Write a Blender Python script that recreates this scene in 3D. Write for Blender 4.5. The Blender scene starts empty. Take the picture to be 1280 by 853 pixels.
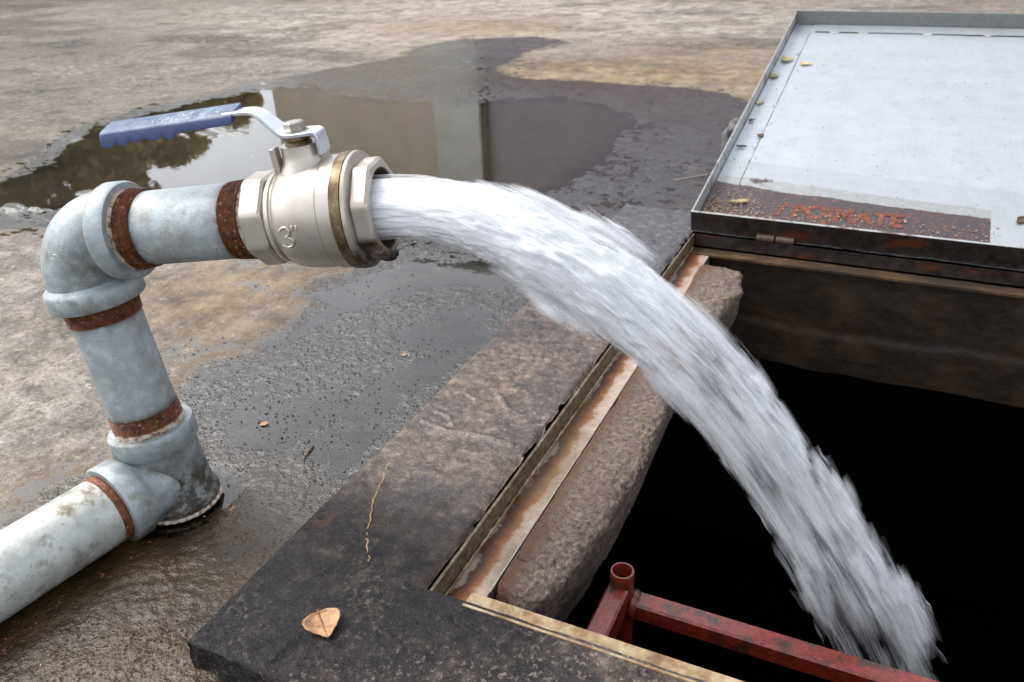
import bpy, math, random
import numpy as np
from mathutils import Vector, Matrix
S = bpy.context.scene
rad = math.radians

# ------------------------------------------------------------ camera, sky, sun, exposure
F = 1033.0; PC = np.array([640.0, 426.5]); CAMH = 0.75
def _axes():
    d1 = np.array([1200 - PC[0], -160 - PC[1], F]); d1 /= np.linalg.norm(d1)
    d2 = -np.array([-1710 - PC[0], -25 - PC[1], F]); d2 -= d2.dot(d1) * d1; d2 /= np.linalg.norm(d2)
    return np.array([d2, d1, np.cross(d2, d1)])
R = _axes()
cd = bpy.data.cameras.new('camera'); cam = bpy.data.objects.new('camera', cd); S.collection.objects.link(cam)
M = Matrix.Identity(4)
for i in range(3):
    M[i][0] = R[i, 0]; M[i][1] = -R[i, 1]; M[i][2] = -R[i, 2]
M[2][3] = CAMH
cam.matrix_world = M
cd.sensor_width = 36; cd.lens = 36 * F / 1280; cd.clip_end = 500; cd.clip_start = 0.02
cd.dof.use_dof = True; cd.dof.focus_distance = 1.0; cd.dof.aperture_fstop = 10
S.camera = cam
SUN_EL, SUN_AZ = 54, -90     # sun to the left and a little behind the camera, behind thin cloud
w = bpy.data.worlds.new('World'); S.world = w; w.use_nodes = True
nt = w.node_tree; bg = nt.nodes['Background']
sky = nt.nodes.new('ShaderNodeTexSky'); sky.sky_type = 'NISHITA'; sky.sun_disc = False
sky.sun_elevation = rad(SUN_EL); sky.sun_rotation = rad(SUN_AZ); sky.air_density = 1.0; sky.dust_density = 3.0
hs = nt.nodes.new('ShaderNodeHueSaturation'); hs.inputs['Saturation'].default_value = 0.27
nt.links.new(sky.outputs[0], hs.inputs['Color']); 
# soft cloud cover
tc = nt.nodes.new('ShaderNodeTexCoord'); cn = nt.nodes.new('ShaderNodeTexNoise'); cn.inputs['Scale'].default_value = 2.2; cn.inputs['Detail'].default_value = 5
nt.links.new(tc.outputs['Generated'], cn.inputs['Vector'])
cr = nt.nodes.new('ShaderNodeMapRange'); cr.inputs[1].default_value = .35; cr.inputs[2].default_value = .7; cr.inputs[3].default_value = 1.5; cr.inputs[4].default_value = 2.5
nt.links.new(cn.outputs[0], cr.inputs[0])
vm = nt.nodes.new('ShaderNodeVectorMath'); vm.operation = 'SCALE'
nt.links.new(hs.outputs[0], vm.inputs[0]); nt.links.new(cr.outputs[0], vm.inputs['Scale'])
nt.links.new(vm.outputs[0], bg.inputs['Color']); bg.inputs['Strength'].default_value = 0.15
sd = bpy.data.lights.new('sun', 'SUN'); sd.energy = 0.8; sd.angle = rad(14); sd.color = (1, .96, .9)
sun = bpy.data.objects.new('sun', sd); S.collection.objects.link(sun)
_a, _e = rad(SUN_AZ), rad(SUN_EL)
sdir = Vector((math.sin(_a) * math.cos(_e), math.cos(_a) * math.cos(_e), math.sin(_e)))
sun.rotation_euler = sdir.to_track_quat('Z', 'Y').to_euler()
S.view_settings.view_transform = 'Standard'; S.view_settings.look = 'None'; S.view_settings.gamma = 1
S.view_settings.exposure = 0.43
S.cycles.use_denoising = True
S.cycles.transparent_max_bounces = 28
S.cycles.max_bounces = 8

# ------------------------------------------------------------ numbers measured on the photograph -> world points
def unp(px, py, z=0.0):
    r = R @ np.array([px - PC[0], py - PC[1], F]); t = (z - CAMH) / r[2]
    return np.array([0, 0, CAMH]) + t * r
def onplane(px, py, axis, val):
    r = R @ np.array([px - PC[0], py - PC[1], F]); o = np.array([0, 0, CAMH]); return o + (val - o[axis]) / r[axis] * r
def V3(*a): return np.array(a, float)
def nrm(a): a = np.asarray(a, float); return a / np.linalg.norm(a)

# ------------------------------------------------------------ numpy noise
def _hash(ix, iy, iz, seed):
    h = (ix * 374761393 + iy * 668265263 + iz * 2147483647 + seed * 974634777) & 0xFFFFFFFF
    h = ((h ^ (h >> 13)) * 1274126177) & 0xFFFFFFFF
    h = (h ^ (h >> 16)) & 0xFFFFFFFF
    return h / 4294967295.0
def vnoise(x, y, z=0.0, seed=0):
    x, y, z = np.broadcast_arrays(np.asarray(x, float), np.asarray(y, float), np.asarray(z, float))
    xi, yi, zi = np.floor(x), np.floor(y), np.floor(z)
    fx, fy, fz = x - xi, y - yi, z - zi
    fx, fy, fz = [f * f * (3 - 2 * f) for f in (fx, fy, fz)]
    xi, yi, zi = xi.astype(np.int64), yi.astype(np.int64), zi.astype(np.int64)
    r = 0
    for a in (0, 1):
        for b in (0, 1):
            for c in (0, 1):
                wgt = (fx if a else 1 - fx) * (fy if b else 1 - fy) * (fz if c else 1 - fz)
                r = r + wgt * _hash(xi + a, yi + b, zi + c, seed)
    return r * 2 - 1
def fbm(x, y, z=0.0, octv=4, seed=0, gain=.5):
    s = 0; a = 1; tot = 0
    for o in range(octv):
        s = s + a * vnoise(np.asarray(x) * 2 ** o + 17.3 * o, np.asarray(y) * 2 ** o + 5.1 * o, np.asarray(z) * 2 ** o, seed + o); tot += a; a *= gain
    return s / tot
def sstep(a, b, x):
    t = np.clip((x - a) / (b - a), 0, 1); return t * t * (3 - 2 * t)

# ------------------------------------------------------------ object helpers
def tag(o, label=None, cat=None, group=None, kind=None):
    if label: o['label'] = label
    if cat: o['category'] = cat
    if group: o['group'] = group
    if kind: o['kind'] = kind
    return o
def thing(name, label, cat, loc, group=None):
    o = bpy.data.objects.new(name, None); o.empty_display_size = .05; S.collection.objects.link(o)
    o.location = Vector([float(v) for v in loc]); o['_l'] = 1; del o['_l']
    return tag(o, label, cat, group)
def wloc(o):
    v = Vector((0, 0, 0))
    while o: v += Vector(o.location); o = o.parent
    return v
def mesh(name, verts, faces, mat, parent=None, smooth=True, attrs=None, label=None, angle=None):
    """verts in WORLD coordinates"""
    v = np.asarray(verts, dtype=np.float64).reshape(-1, 3)
    if parent is not None: v = v - np.array(wloc(parent))
    me = bpy.data.meshes.new(name)
    if isinstance(faces, np.ndarray) and faces.ndim == 2:
        n = faces.shape[1]
        me.vertices.add(len(v)); me.vertices.foreach_set('co', v.astype(np.float32).ravel())
        me.loops.add(faces.size); me.loops.foreach_set('vertex_index', faces.astype(np.int32).ravel())
        me.polygons.add(len(faces)); me.polygons.foreach_set('loop_start', np.arange(0, faces.size, n, dtype=np.int32))
        me.update(calc_edges=True)
    else:
        me.from_pydata(v.tolist(), [], [list(map(int, f)) for f in faces]); me.update()
    if smooth: me.polygons.foreach_set('use_smooth', [True] * len(me.polygons))
    if angle is not None: me.set_sharp_from_angle(angle=rad(angle))
    if attrs:
        for k, a in attrs.items():
            a = np.asarray(a, dtype=np.float32)
            if a.ndim == 1:
                at = me.attributes.new(k, 'FLOAT', 'POINT'); at.data.foreach_set('value', a)
            else:
                at = me.attributes.new(k, 'FLOAT_VECTOR', 'POINT'); at.data.foreach_set('vector', a.ravel())
    if mat: me.materials.append(mat)
    o = bpy.data.objects.new(name, me); S.collection.objects.link(o)
    if parent is not None: o.parent = parent
    if label: o['label'] = label
    return o
def grid_faces(nu, nv, wrap_v=False, keep=None):
    i = np.arange(nu - 1)[:, None]; j = np.arange(nv if wrap_v else nv - 1)[None, :]
    j2 = (j + 1) % nv
    f = np.stack(np.broadcast_arrays(i * nv + j, (i + 1) * nv + j, (i + 1) * nv + j2, i * nv + j2), -1)
    if keep is not None: f = f[keep]
    return f.reshape(-1, 4)
class MB:
    def __init__(s): s.v = []; s.f = []
    def add(s, v, f):
        b = len(s.v); s.v += [tuple(map(float, p)) for p in v]; s.f += [tuple(int(i) + b for i in q) for q in f]
    def build(s, name, mat, parent=None, **k): return mesh(name, s.v, s.f, mat, parent, **k)
def frame_of(d, up=(0, 0, 1)):
    d = nrm(d); up = np.asarray(up, float)
    if abs(d.dot(nrm(up))) > .98: up = V3(0, 1, 0)
    s = nrm(np.cross(d, up)); u = np.cross(s, d); return d, s, u
def tube(path, radii, n=48, cap0=True, cap1=True, up=(0, 0, 1), phase=0.0, rfun=None):
    """swept tube, rings perpendicular to the path"""
    path = [np.asarray(p, float) for p in path]; N = len(path)
    if np.isscalar(radii): radii = [radii] * N
    vs = []; fs = []
    d0, s0, u0 = frame_of(path[1] - path[0], up); prev = d0
    for i, p in enumerate(path):
        d = nrm(path[min(i + 1, N - 1)] - path[max(i - 1, 0)]) if 0 < i < N - 1 else (nrm(path[1] - path[0]) if i == 0 else nrm(path[-1] - path[-2]))
        ax = np.cross(prev, d); sn = np.linalg.norm(ax)
        if sn > 1e-7:
            ang = math.atan2(sn, prev.dot(d)); ax /= sn; q = Matrix.Rotation(ang, 3, Vector(ax))
            s0 = np.array(q @ Vector(s0)); u0 = np.array(q @ Vector(u0))
        prev = d
        for k in range(n):
            t = 2 * math.pi * k / n + phase; r = radii[i] * (rfun(i, t) if rfun else 1)
            vs.append(p + r * (math.cos(t) * s0 + math.sin(t) * u0))
    for i in range(N - 1):
        for k in range(n):
            a = i * n + k; b = i * n + (k + 1) % n
            fs.append((a, b, b + n, a + n))
    if cap0: fs.append(tuple(range(n))[::-1])
    if cap1: fs.append(tuple(range((N - 1) * n, N * n)))
    return vs, fs
def lathe(o, d, prof, n=64, **k):
    """prof = [(t along axis, radius)]"""
    o = np.asarray(o, float); d, s, u = frame_of(d, k.pop('up', (0, 0, 1))); ph = k.get('phase', 0)
    vs = []; fs = []
    for t, r in prof:
        for j in range(n):
            a = 2 * math.pi * j / n + ph; vs.append(o + d * t + r * (math.cos(a) * s + math.sin(a) * u))
    for i in range(len(prof) - 1):
        for j in range(n):
            a = i * n + j; b = i * n + (j + 1) % n; fs.append((a, b, b + n, a + n))
    if k.get('cap0', True): fs.append(tuple(range(n))[::-1])
    if k.get('cap1', True): fs.append(tuple(range((len(prof) - 1) * n, len(prof) * n)))
    return vs, fs
def obox(c, ax, ay, az, hx, hy, hz, bev=0.0):
    """oriented box with chamfered edges"""
    c = np.asarray(c, float); vs = []; b = bev
    if b <= 0:
        for z in (-1, 1):
            for x, y in ((-1, -1), (1, -1), (1, 1), (-1, 1)): vs.append(c + ax * x * hx + ay * y * hy + az * z * hz)
        return vs, [(3, 2, 1, 0), (4, 5, 6, 7), (0, 1, 5, 4), (1, 2, 6, 5), (2, 3, 7, 6), (3, 0, 4, 7)]
    def ring(dx, dy, z):
        out = []
        for sx, sy in ((-1, -1), (1, -1), (1, 1), (-1, 1)):
            p = [(sx * (dx - b), sy * dy), (sx * dx, sy * (dy - b))]
            if sx * sy < 0: p = p[::-1]
            if (sx, sy) in ((-1, -1), (1, 1)): p = p[::-1]
            else: p = p[::-1]
            out += [c + ax * q[0] + ay * q[1] + az * z for q in p]
        return out
    vs = ring(hx - b, hy - b, -hz) + ring(hx, hy, -hz + b) + ring(hx, hy, hz - b) + ring(hx - b, hy - b, hz); fs = []
    for i in range(3):
        for k in range(8): fs.append((i * 8 + k, i * 8 + (k + 1) % 8, (i + 1) * 8 + (k + 1) % 8, (i + 1) * 8 + k))
    fs.append(tuple(range(8))[::-1]); fs.append(tuple(range(24, 32)))
    return vs, fs
X, Y, Z = V3(1, 0, 0), V3(0, 1, 0), V3(0, 0, 1)
def wbox(x0, x1, y0, y1, z0, z1, bev=0.0):
    return obox(((x0 + x1) / 2, (y0 + y1) / 2, (z0 + z1) / 2), X, Y, Z, abs(x1 - x0) / 2, abs(y1 - y0) / 2, abs(z1 - z0) / 2, bev)

# ------------------------------------------------------------ material helper
class G:
    def __init__(s, name):
        s.m = bpy.data.materials.new(name); s.m.use_nodes = True; s.t = s.m.node_tree; s.n = s.t.nodes
        s.b = s.n['Principled BSDF']; s.tc = s.n.new('ShaderNodeTexCoord'); s.obj = s.tc.outputs['Object']
    def L(s, a, b):
        if isinstance(a, (int, float)): b.default_value = a
        elif isinstance(a, tuple): b.default_value = a if len(a) == len(b.default_value) else (*a, 1)
        else: s.t.links.new(a, b)
    def scale(s, sx, sy, sz, vec=None):
        m = s.n.new('ShaderNodeMapping'); s.L(vec or s.obj, m.inputs[0]); m.inputs['Scale'].default_value = (sx, sy, sz); return m.outputs[0]
    def noise(s, sc, det=4, rough=.55, dist=0, vec=None, off=None):
        v = vec or s.obj
        if off:
            m = s.n.new('ShaderNodeMapping'); s.L(v, m.inputs[0]); m.inputs['Location'].default_value = (off, off * 1.7, off * .6); v = m.outputs[0]
        q = s.n.new('ShaderNodeTexNoise'); s.L(v, q.inputs['Vector']); q.inputs['Scale'].default_value = sc
        q.inputs['Detail'].default_value = det; q.inputs['Roughness'].default_value = rough; q.inputs['Distortion'].default_value = dist
        return q.outputs[0]
    def voro(s, sc, feat='F1', vec=None, out=0, rnd=1):
        q = s.n.new('ShaderNodeTexVoronoi'); q.feature = feat; s.L(vec or s.obj, q.inputs['Vector']); q.inputs['Scale'].default_value = sc; q.inputs['Randomness'].default_value = rnd; return q.outputs[out]
    def mr(s, v, a, b, lo=0, hi=1, smooth=False):
        q = s.n.new('ShaderNodeMapRange'); q.clamp = True
        if smooth: q.interpolation_type = 'SMOOTHSTEP'
        s.L(v, q.inputs[0]); q.inputs[1].default_value = a; q.inputs[2].default_value = b; q.inputs[3].default_value = lo; q.inputs[4].default_value = hi; return q.outputs[0]
    def math(s, op, a, b=0.0):
        q = s.n.new('ShaderNodeMath'); q.operation = op; s.L(a, q.inputs[0]); s.L(b, q.inputs[1]); return q.outputs[0]
    def mix(s, f, a, b, mode='MIX'):
        q = s.n.new('ShaderNodeMix'); q.data_type = 'RGBA'; q.blend_type = mode; s.L(f, q.inputs[0]); s.L(a, q.inputs[6]); s.L(b, q.inputs[7]); return q.outputs[2]
    def ramp(s, f, st):
        q = s.n.new('ShaderNodeValToRGB'); s.L(f, q.inputs[0]); e = q.color_ramp.elements
        while len(e) < len(st): e.new(.5)
        for i, (p, c) in enumerate(st): e[i].position = p; e[i].color = (*c, 1) if len(c) == 3 else c
        return q.outputs[0]
    def attr(s, nm, vec=False):
        q = s.n.new('ShaderNodeAttribute'); q.attribute_name = nm; return q.outputs['Vector' if vec else 'Fac']
    def sep(s, v):
        q = s.n.new('ShaderNodeSeparateXYZ'); s.L(v, q.inputs[0]); return q.outputs
    def bump(s, h, st=.5, d=.001, nrm_=None):
        q = s.n.new('ShaderNodeBump'); s.L(h, q.inputs['Height']); s.L(st, q.inputs['Strength']); q.inputs['Distance'].default_value = d
        if nrm_ is not None: s.L(nrm_, q.inputs['Normal'])
        return q.outputs[0]
    def set(s, **k):
        nm = dict(col='Base Color', rough='Roughness', metal='Metallic', nor='Normal', alpha='Alpha', spec='Specular IOR Level', coat='Coat Weight', coatr='Coat Roughness', trans='Transmission Weight', ior='IOR', sss='Subsurface Weight', coatn='Coat Normal')
        for a, v in k.items(): s.L(v, s.b.inputs[nm[a]])
        return s.m

# ---- rust mixing
def rust_col(g, sc=120):
    n = g.noise(sc, 5, .65); return g.ramp(n, [(.32, (.015, .007, .005)), (.46, (.07, .020, .009)), (.58, (.17, .050, .015)), (.74, (.36, .18, .08))])

def m_ground():
    g = G('wet_concrete_ground')
    wet = g.attr('wet'); moss = g.attr('moss'); pale = g.attr('pale'); deep = g.attr('deep'); rim = g.attr('rim')
    n1 = g.noise(3.0, 6, .6); n2 = g.noise(22, 6, .7); n3 = g.noise(160, 4, .7); n4 = g.noise(9, 5, .65, .6, off=3)
    base = g.ramp(n2, [(.33, (.09, .082, .075)), (.46, (.20, .18, .16)), (.58, (.35, .325, .295)), (.70, (.60, .575, .53))])
    base = g.mix(g.mr(n1, .4, .62), base, g.ramp(n4, [(.35, (.10, .092, .085)), (.6, (.27, .245, .22))]))
    base = g.mix(g.math('MULTIPLY', pale, .85), base, g.ramp(n4, [(.3, (.22, .195, .165)), (.45, (.38, .35, .31)), (.56, (.62, .58, .52)), (.7, (.78, .74, .68))]))
    base = g.mix(g.mr(n3, .38, .62, 0, .8), base, (.50, .47, .43), 'MULTIPLY'); n6 = g.noise(60, 6, .8, off=12); base = g.mix(g.mr(n6, .54, .66, 0, .75), base, (.07, .06, .055)); base = g.mix(g.mr(n6, .44, .34, 0, .5), base, (.66, .62, .56))
    base = g.mix(g.math('MULTIPLY', g.attr('dirt'), g.mr(n2, .35, .58)), base, (.055, .05, .046)); spk = g.mr(g.voro(260), .0, .22, 1, 0)
    base = g.mix(g.math('MULTIPLY', spk, g.mr(n4, .5, .62, 0, .6)), base, (.08, .07, .06))
    mcol = g.ramp(g.noise(14, 5, .6, off=9), [(.3, (.13, .085, .035)), (.5, (.27, .19, .10)), (.7, (.42, .33, .2))])
    base = g.mix(g.math('MULTIPLY', moss, g.mr(n4, .35, .6, .35, 1)), base, mcol)
    wb = g.mix(1.0, base, g.mix(moss, (.20, .21, .225), (.15, .115, .07)), 'MULTIPLY')
    wb = g.mix(deep, wb, (.13, .105, .08))
    base = g.mix(1.0, base, (.80, .78, .76), 'MULTIPLY'); col = g.mix(wet, base, wb)
    col = g.mix(g.math('MULTIPLY', rim, g.mr(n2, .35, .6)), col, (.12, .075, .035))
    rough = g.mr(wet, 0, 1, .88, .13)
    rough = g.math('ADD', rough, g.mr(n3, .3, .7, -.05, .08)); rough = g.math('ADD', rough, g.math('MULTIPLY', g.math('MULTIPLY', moss, wet), .10))
    h = g.math('ADD', g.math('MULTIPLY', n2, .7), g.math('MULTIPLY', n3, .5))
    pit = g.mr(g.voro(170), .05, .4, -1, 0)
    pit2 = g.mr(g.voro(115), .08, .34, -1, 0); h = g.math('ADD', h, g.math('MULTIPLY', pit, g.mr(n4, .42, .6, 0, .5))); nom = g.math('MULTIPLY', wet, g.mr(moss, 0, .6, 1, .12)); h = g.math('ADD', h, g.math('MULTIPLY', g.math('MULTIPLY', pit2, nom), g.mr(n2, .40, .55, .1, .9)))
    col = g.mix(g.math('MULTIPLY', g.math('MULTIPLY', g.math('MULTIPLY', pit2, -1), nom), g.mr(n2, .40, .55, .1, .8)), col, (.012, .011, .010))
    nor = g.bump(h, 1.0, .0030)
    return g.set(col=col, rough=rough, nor=nor, spec=g.math('SUBTRACT', g.mr(wet, 0, 1, .4, .8), g.math('MULTIPLY', g.math('MULTIPLY', moss, wet), .4)))
def m_film():
    g = G('puddle_water'); t = g.t
    t.nodes.remove(g.b); out = g.n['Material Output']
    fr = g.n.new('ShaderNodeFresnel'); fr.inputs[0].default_value = 1.5
    gl = g.n.new('ShaderNodeBsdfGlossy'); gl.inputs['Roughness'].default_value = .015; gl.inputs['Color'].default_value = (1, 1, 1, 1)
    tr = g.n.new('ShaderNodeBsdfTransparent'); tr.inputs[0].default_value = (.80, .78, .72, 1)
    mx = g.n.new('ShaderNodeMixShader')
    rip = g.math('ADD', g.noise(26, 3, .5), g.math('MULTIPLY', g.noise(9, 2, .5, off=4), 1.2))
    nb = g.bump(rip, .05, .0016)
    for q in (fr, gl): g.L(nb, q.inputs['Normal'])
    g.L(fr.outputs[0], mx.inputs[0]); g.L(tr.outputs[0], mx.inputs[1]); g.L(gl.outputs[0], mx.inputs[2]); g.L(mx.outputs[0], out.inputs[0])
    return g.m
def m_slab(name='wet_slab_concrete', wetness=1.0):
    g = G(name)
    n1 = g.noise(7, 5, .6); n2 = g.noise(45, 6, .7); n3 = g.noise(320, 4, .7); na = g.noise(3.2, 4, .6, off=7)
    dark = g.attr('dark'); rst = g.attr('rust'); cool = g.attr('cool')
    base = g.ramp(n2, [(.34, (.024, .015, .010)), (.46, (.085, .056, .040)), (.57, (.17, .12, .09)), (.69, (.34, .26, .20))])
    base = g.mix(g.mr(n1, .46, .62, 0, .7), base, (.035, .032, .036))
    base = g.mix(cool, base, g.ramp(n2, [(.35, (.045, .046, .05)), (.6, (.105, .105, .11)), (.72, (.2, .2, .2))]))
    base = g.mix(g.math('MULTIPLY', dark, g.mr(n2, .3, .7, 1, .75)), base, (.009, .0095, .012))
    spk = g.mr(g.noise(150, 6, .8, off=2), .54, .64)
    base = g.mix(g.math('MULTIPLY', spk, g.mr(na, .42, .6, .12, .85)), base, (.33, .27, .22))
    base = g.mix(g.math('MULTIPLY', rst, g.mr(n2, .4, .6)), base, (.13, .055, .022))
    fine = g.mr(n3, .3, .75, .6, 1.25)
    base = g.mix(1.0, base, g.ramp(n3, [(.3, (.55, .55, .55)), (.7, (1, 1, 1))]), 'MULTIPLY')
    rough = g.mr(g.noise(12, 4, .6, off=5), .38, .62, .10, .34); rough = g.math('ADD', rough, g.math('MULTIPLY', dark, .18))
    h = g.math('ADD', g.math('MULTIPLY', n2, .45), g.math('MULTIPLY', n3, .75))
    h = g.math('ADD', h, g.mr(g.noise(150, 3, .6, off=1), .6, .75, 0, .5))
    return g.set(col=base, rough=rough, nor=g.bump(h, g.mr(dark, 0, 1, .5, .9), .0034), spec=g.mr(dark, 0, 1, .6, .22))
def m_rough_concrete():
    g = G('eroded_concrete')
    n1 = g.noise(14, 5, .6); n2 = g.noise(120, 6, .8); n3 = g.noise(400, 3, .7); rst = g.attr('rust')
    base = g.ramp(n2, [(.34, (.05, .033, .024)), (.45, (.15, .108, .082)), (.56, (.26, .20, .16)), (.68, (.48, .42, .36))])
    base = g.mix(g.mr(n1, .45, .65, 0, .45), base, (.13, .080, .072))
    base = g.mix(g.mr(g.noise(9, 4, .6, off=8), .60, .70, 0, .45), base, (.17, .15, .06))
    base = g.mix(g.math('MULTIPLY', rst, g.mr(n2, .35, .55)), base, (.15, .06, .02))
    pit = g.mr(g.voro(330), .04, .3, -1, 0)
    base = g.mix(g.math('MULTIPLY', g.math('MULTIPLY', pit, -1), .55), base, (.05, .035, .03))
    h = g.math('ADD', g.math('MULTIPLY', n2, 1.2), g.math('MULTIPLY', pit, .5))
    return g.set(col=base, rough=g.mr(n1, .3, .7, .35, .7), nor=g.bump(g.math('ADD', h, g.math('MULTIPLY', n3, .5)), 1, .006))
def m_galv(name='galvanised_steel', dirt=.3, base=(.41, .45, .465)):
    g = G(name)
    n1 = g.noise(13, 5, .6); n2 = g.noise(60, 5, .65); n3 = g.noise(500, 3, .6); grime_dark = g.attr('grime_dark')
    c = g.mix(g.mr(g.math('ADD', g.math('MULTIPLY', n1, .6), g.math('MULTIPLY', n2, .4)), .38, .6), tuple(v * .76 for v in base), tuple(v * 1.05 for v in base))
    c = g.mix(g.mr(n2, .5, .72, 0, .35), c, (.66, .68, .66))
    c = g.mix(g.mr(g.noise(24, 6, .7, off=3), .52, .66, 0, min(1, dirt * 1.6)), c, (.20, .17, .12))
    c = g.mix(g.mr(g.noise(150, 4, .7, off=6), .66, .72, 0, .7), c, (.12, .10, .09))
    sx, sy = (60, 14) if name == 'weathered_ground_pipe' else (14, 60)
    dash = g.noise(9, 3, .6, vec=g.scale(sx, sy, 60), off=11); c = g.mix(g.math('MULTIPLY', g.mr(dash, .66, .70), g.mr(n1, .45, .6)), c, (.10, .075, .05))
    gm = g.math('MULTIPLY', grime_dark, g.mr(g.noise(50, 6, .75, off=5), .28, .52))
    c = g.mix(gm, c, g.ramp(n2, [(.35, (.012, .010, .007)), (.65, (.07, .052, .03))]))
    metal = g.mr(gm, 0, 1, .45, 0)
    return g.set(col=c, rough=g.mr(n2, .3, .7, .42, .62), metal=metal, nor=g.bump(g.math('ADD', n2, g.math('MULTIPLY', n3, .6)), .55, .0014))
def m_rust(name='rusty_thread', sc=130, rough=.6, wet=0.0):
    g = G(name); c = rust_col(g, sc)
    if name == 'rusty_thread':
        ax = g.attr('ax'); cm = g.n.new('ShaderNodeCombineXYZ'); g.L(ax, cm.inputs[0]); lines = g.noise(1.1, 2, .6, vec=cm.outputs[0])
        c = g.mix(g.mr(g.noise(60, 3, .6, off=6), .4, .62, 0, .6), c, (.20, .065, .02)); c = g.mix(g.mr(lines, .50, .66, 0, .85), c, (.05, .018, .01)); c = g.mix(g.mr(g.noise(220, 3, .6, off=2), .62, .70, 0, .8), c, (.55, .42, .28)); c = g.mix(g.mr(lines, .42, .32, 0, .5), c, (.45, .24, .12))  # ring lines paint groove shade and crest highlights over the rust
    return g.set(col=c, rough=rough, metal=.15, coat=wet, coatr=.15, nor=g.bump(g.noise(300, 4, .7), .6, .0012))
def m_tape():
    g = G('thread_sealant'); c = g.ramp(g.noise(130, 5, .7), [(.38, (.16, .07, .04)), (.5, (.45, .38, .3)), (.7, (.7, .66, .58))])
    return g.set(col=c, rough=.6, nor=g.bump(g.noise(250, 3), .6, .001))
def m_nickel():
    g = G('sandcast_nickel'); n = g.noise(30, 5, .6); n3 = g.noise(900, 3, .6); grime_dark = g.attr('grime_dark')
    c = g.mix(g.mr(n, .35, .7), (.48, .43, .375), (.58, .535, .48))
    c = g.mix(g.mr(g.noise(90, 5, .7, off=3), .66, .73, 0, .6), c, (.3, .24, .17))
    gm = g.math('MULTIPLY', grime_dark, g.mr(g.noise(60, 6, .75, off=5), .25, .5))
    c = g.mix(gm, c, g.ramp(g.noise(80, 5), [(.4, (.01, .008, .006)), (.6, (.09, .045, .02))]))
    return g.set(col=c, rough=g.mr(n, .3, .7, .30, .42), metal=g.mr(gm, 0, 1, .72, .05), nor=g.bump(n3, .25, .0006))
def m_brass():
    g = G('tarnished_brass'); c = g.ramp(g.noise(70, 5, .7), [(.35, (.07, .045, .022)), (.55, (.17, .125, .07)), (.75, (.32, .27, .2))])
    return g.set(col=c, rough=.45, metal=.6, nor=g.bump(g.noise(200, 4), .3, .001))
def m_zinc():
    g = G('zinc_plated_steel'); n = g.noise(45, 5, .6)
    c = g.mix(g.mr(g.noise(60, 5, .7, off=4), .60, .72, 0, .8), g.mix(n, (.62, .65, .70), (.76, .78, .82)), (.5, .42, .25))
    return g.set(col=c, rough=g.mr(n, .3, .7, .22, .38), metal=.85, nor=g.bump(n, .2, .001))
def m_grip():
    g = G('blue_vinyl_grip'); n = g.noise(40, 5, .6)
    up = g.attr('top')
    wear = g.math('MULTIPLY', up, g.mr(g.noise(55, 6, .75, off=2), .36, .62))
    c = g.mix(n, (.004, .013, .075), (.008, .024, .12))
    c = g.mix(g.math('MULTIPLY', wear, .5), c, (.20, .30, .36))
    wr = g.math('MULTIPLY', g.attr('mark'), g.mr(g.noise(260, 2, .5, off=9), .54, .60))
    c = g.mix(g.math('MULTIPLY', wr, .35), c, (.62, .68, .66))
    return g.set(col=c, rough=.5, nor=g.bump(g.noise(180, 4), .2, .0008))
def m_lid():
    g = G('lid_painted_metal'); rst = g.attr('rust'); film = g.attr('film')
    n = g.noise(16, 5, .6); n2 = g.noise(70, 6, .7); st = g.noise(20, 4, .6, vec=g.scale(6, .6, 1))
    c = g.mix(g.mr(n, .3, .7), (.40, .43, .46), (.48, .505, .53))
    c = g.mix(g.mr(st, .4, .7, 0, .3), c, (.52, .54, .57))
    c = g.mix(g.mr(g.noise(34, 4, .6, off=3), .60, .66, 0, .28), c, (.25, .28, .32))
    c = g.mix(g.mr(g.noise(85, 3, .5, off=8), .70, .735, 0, .85), c, (.10, .065, .04))
    c = g.mix(g.math('MULTIPLY', film, g.mr(n2, .3, .6, .4, .8)), c, (.28, .275, .245))
    rc = g.ramp(g.noise(110, 6, .75, off=5), [(.36, (.018, .018, .022)), (.50, (.038, .034, .040)), (.57, (.075, .025, .017)), (.64, (.15, .06, .035)), (.73, (.40, .30, .23))])
    rm = g.mr(g.math('ADD', rst, g.mr(n2, .3, .7, -.25, .25)), .38, .55)
    c = g.mix(rm, c, rc)
    return g.set(col=c, rough=g.mr(rm, 0, 1, .34, .42), metal=g.mr(rm, 0, 1, .55, .0), nor=g.bump(g.math('ADD', n2, g.math('MULTIPLY', rm, -.6)), .25, .001))
def m_flange(name, dirt, base):
    g = G(name); n2 = g.noise(40, 6, .7)
    c = g.mix(g.mr(g.noise(18, 5, .65, off=2), .64 - dirt * 1.2, .72 - dirt * .9, 0, .85), base, rust_col(g, 60))
    c = g.mix(g.mr(n2, .5, .7, 0, .5), c, tuple(v * .5 for v in base))
    return g.set(col=c, rough=.45, metal=.4, nor=g.bump(n2, .4, .0015))
def m_dark_iron():
    g = G('black_rusted_iron'); n2 = g.noise(45, 6, .7)
    c = g.mix(g.mr(g.noise(14, 5, .65, vec=g.scale(.5, 1, 1.5)), .56, .66, 0, .8), g.ramp(n2, [(.35, (.014, .011, .010)), (.65, (.05, .038, .032))]), (.13, .03, .012))
    return g.set(col=c, rough=.35, metal=.3, nor=g.bump(n2, .5, .002))
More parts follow.
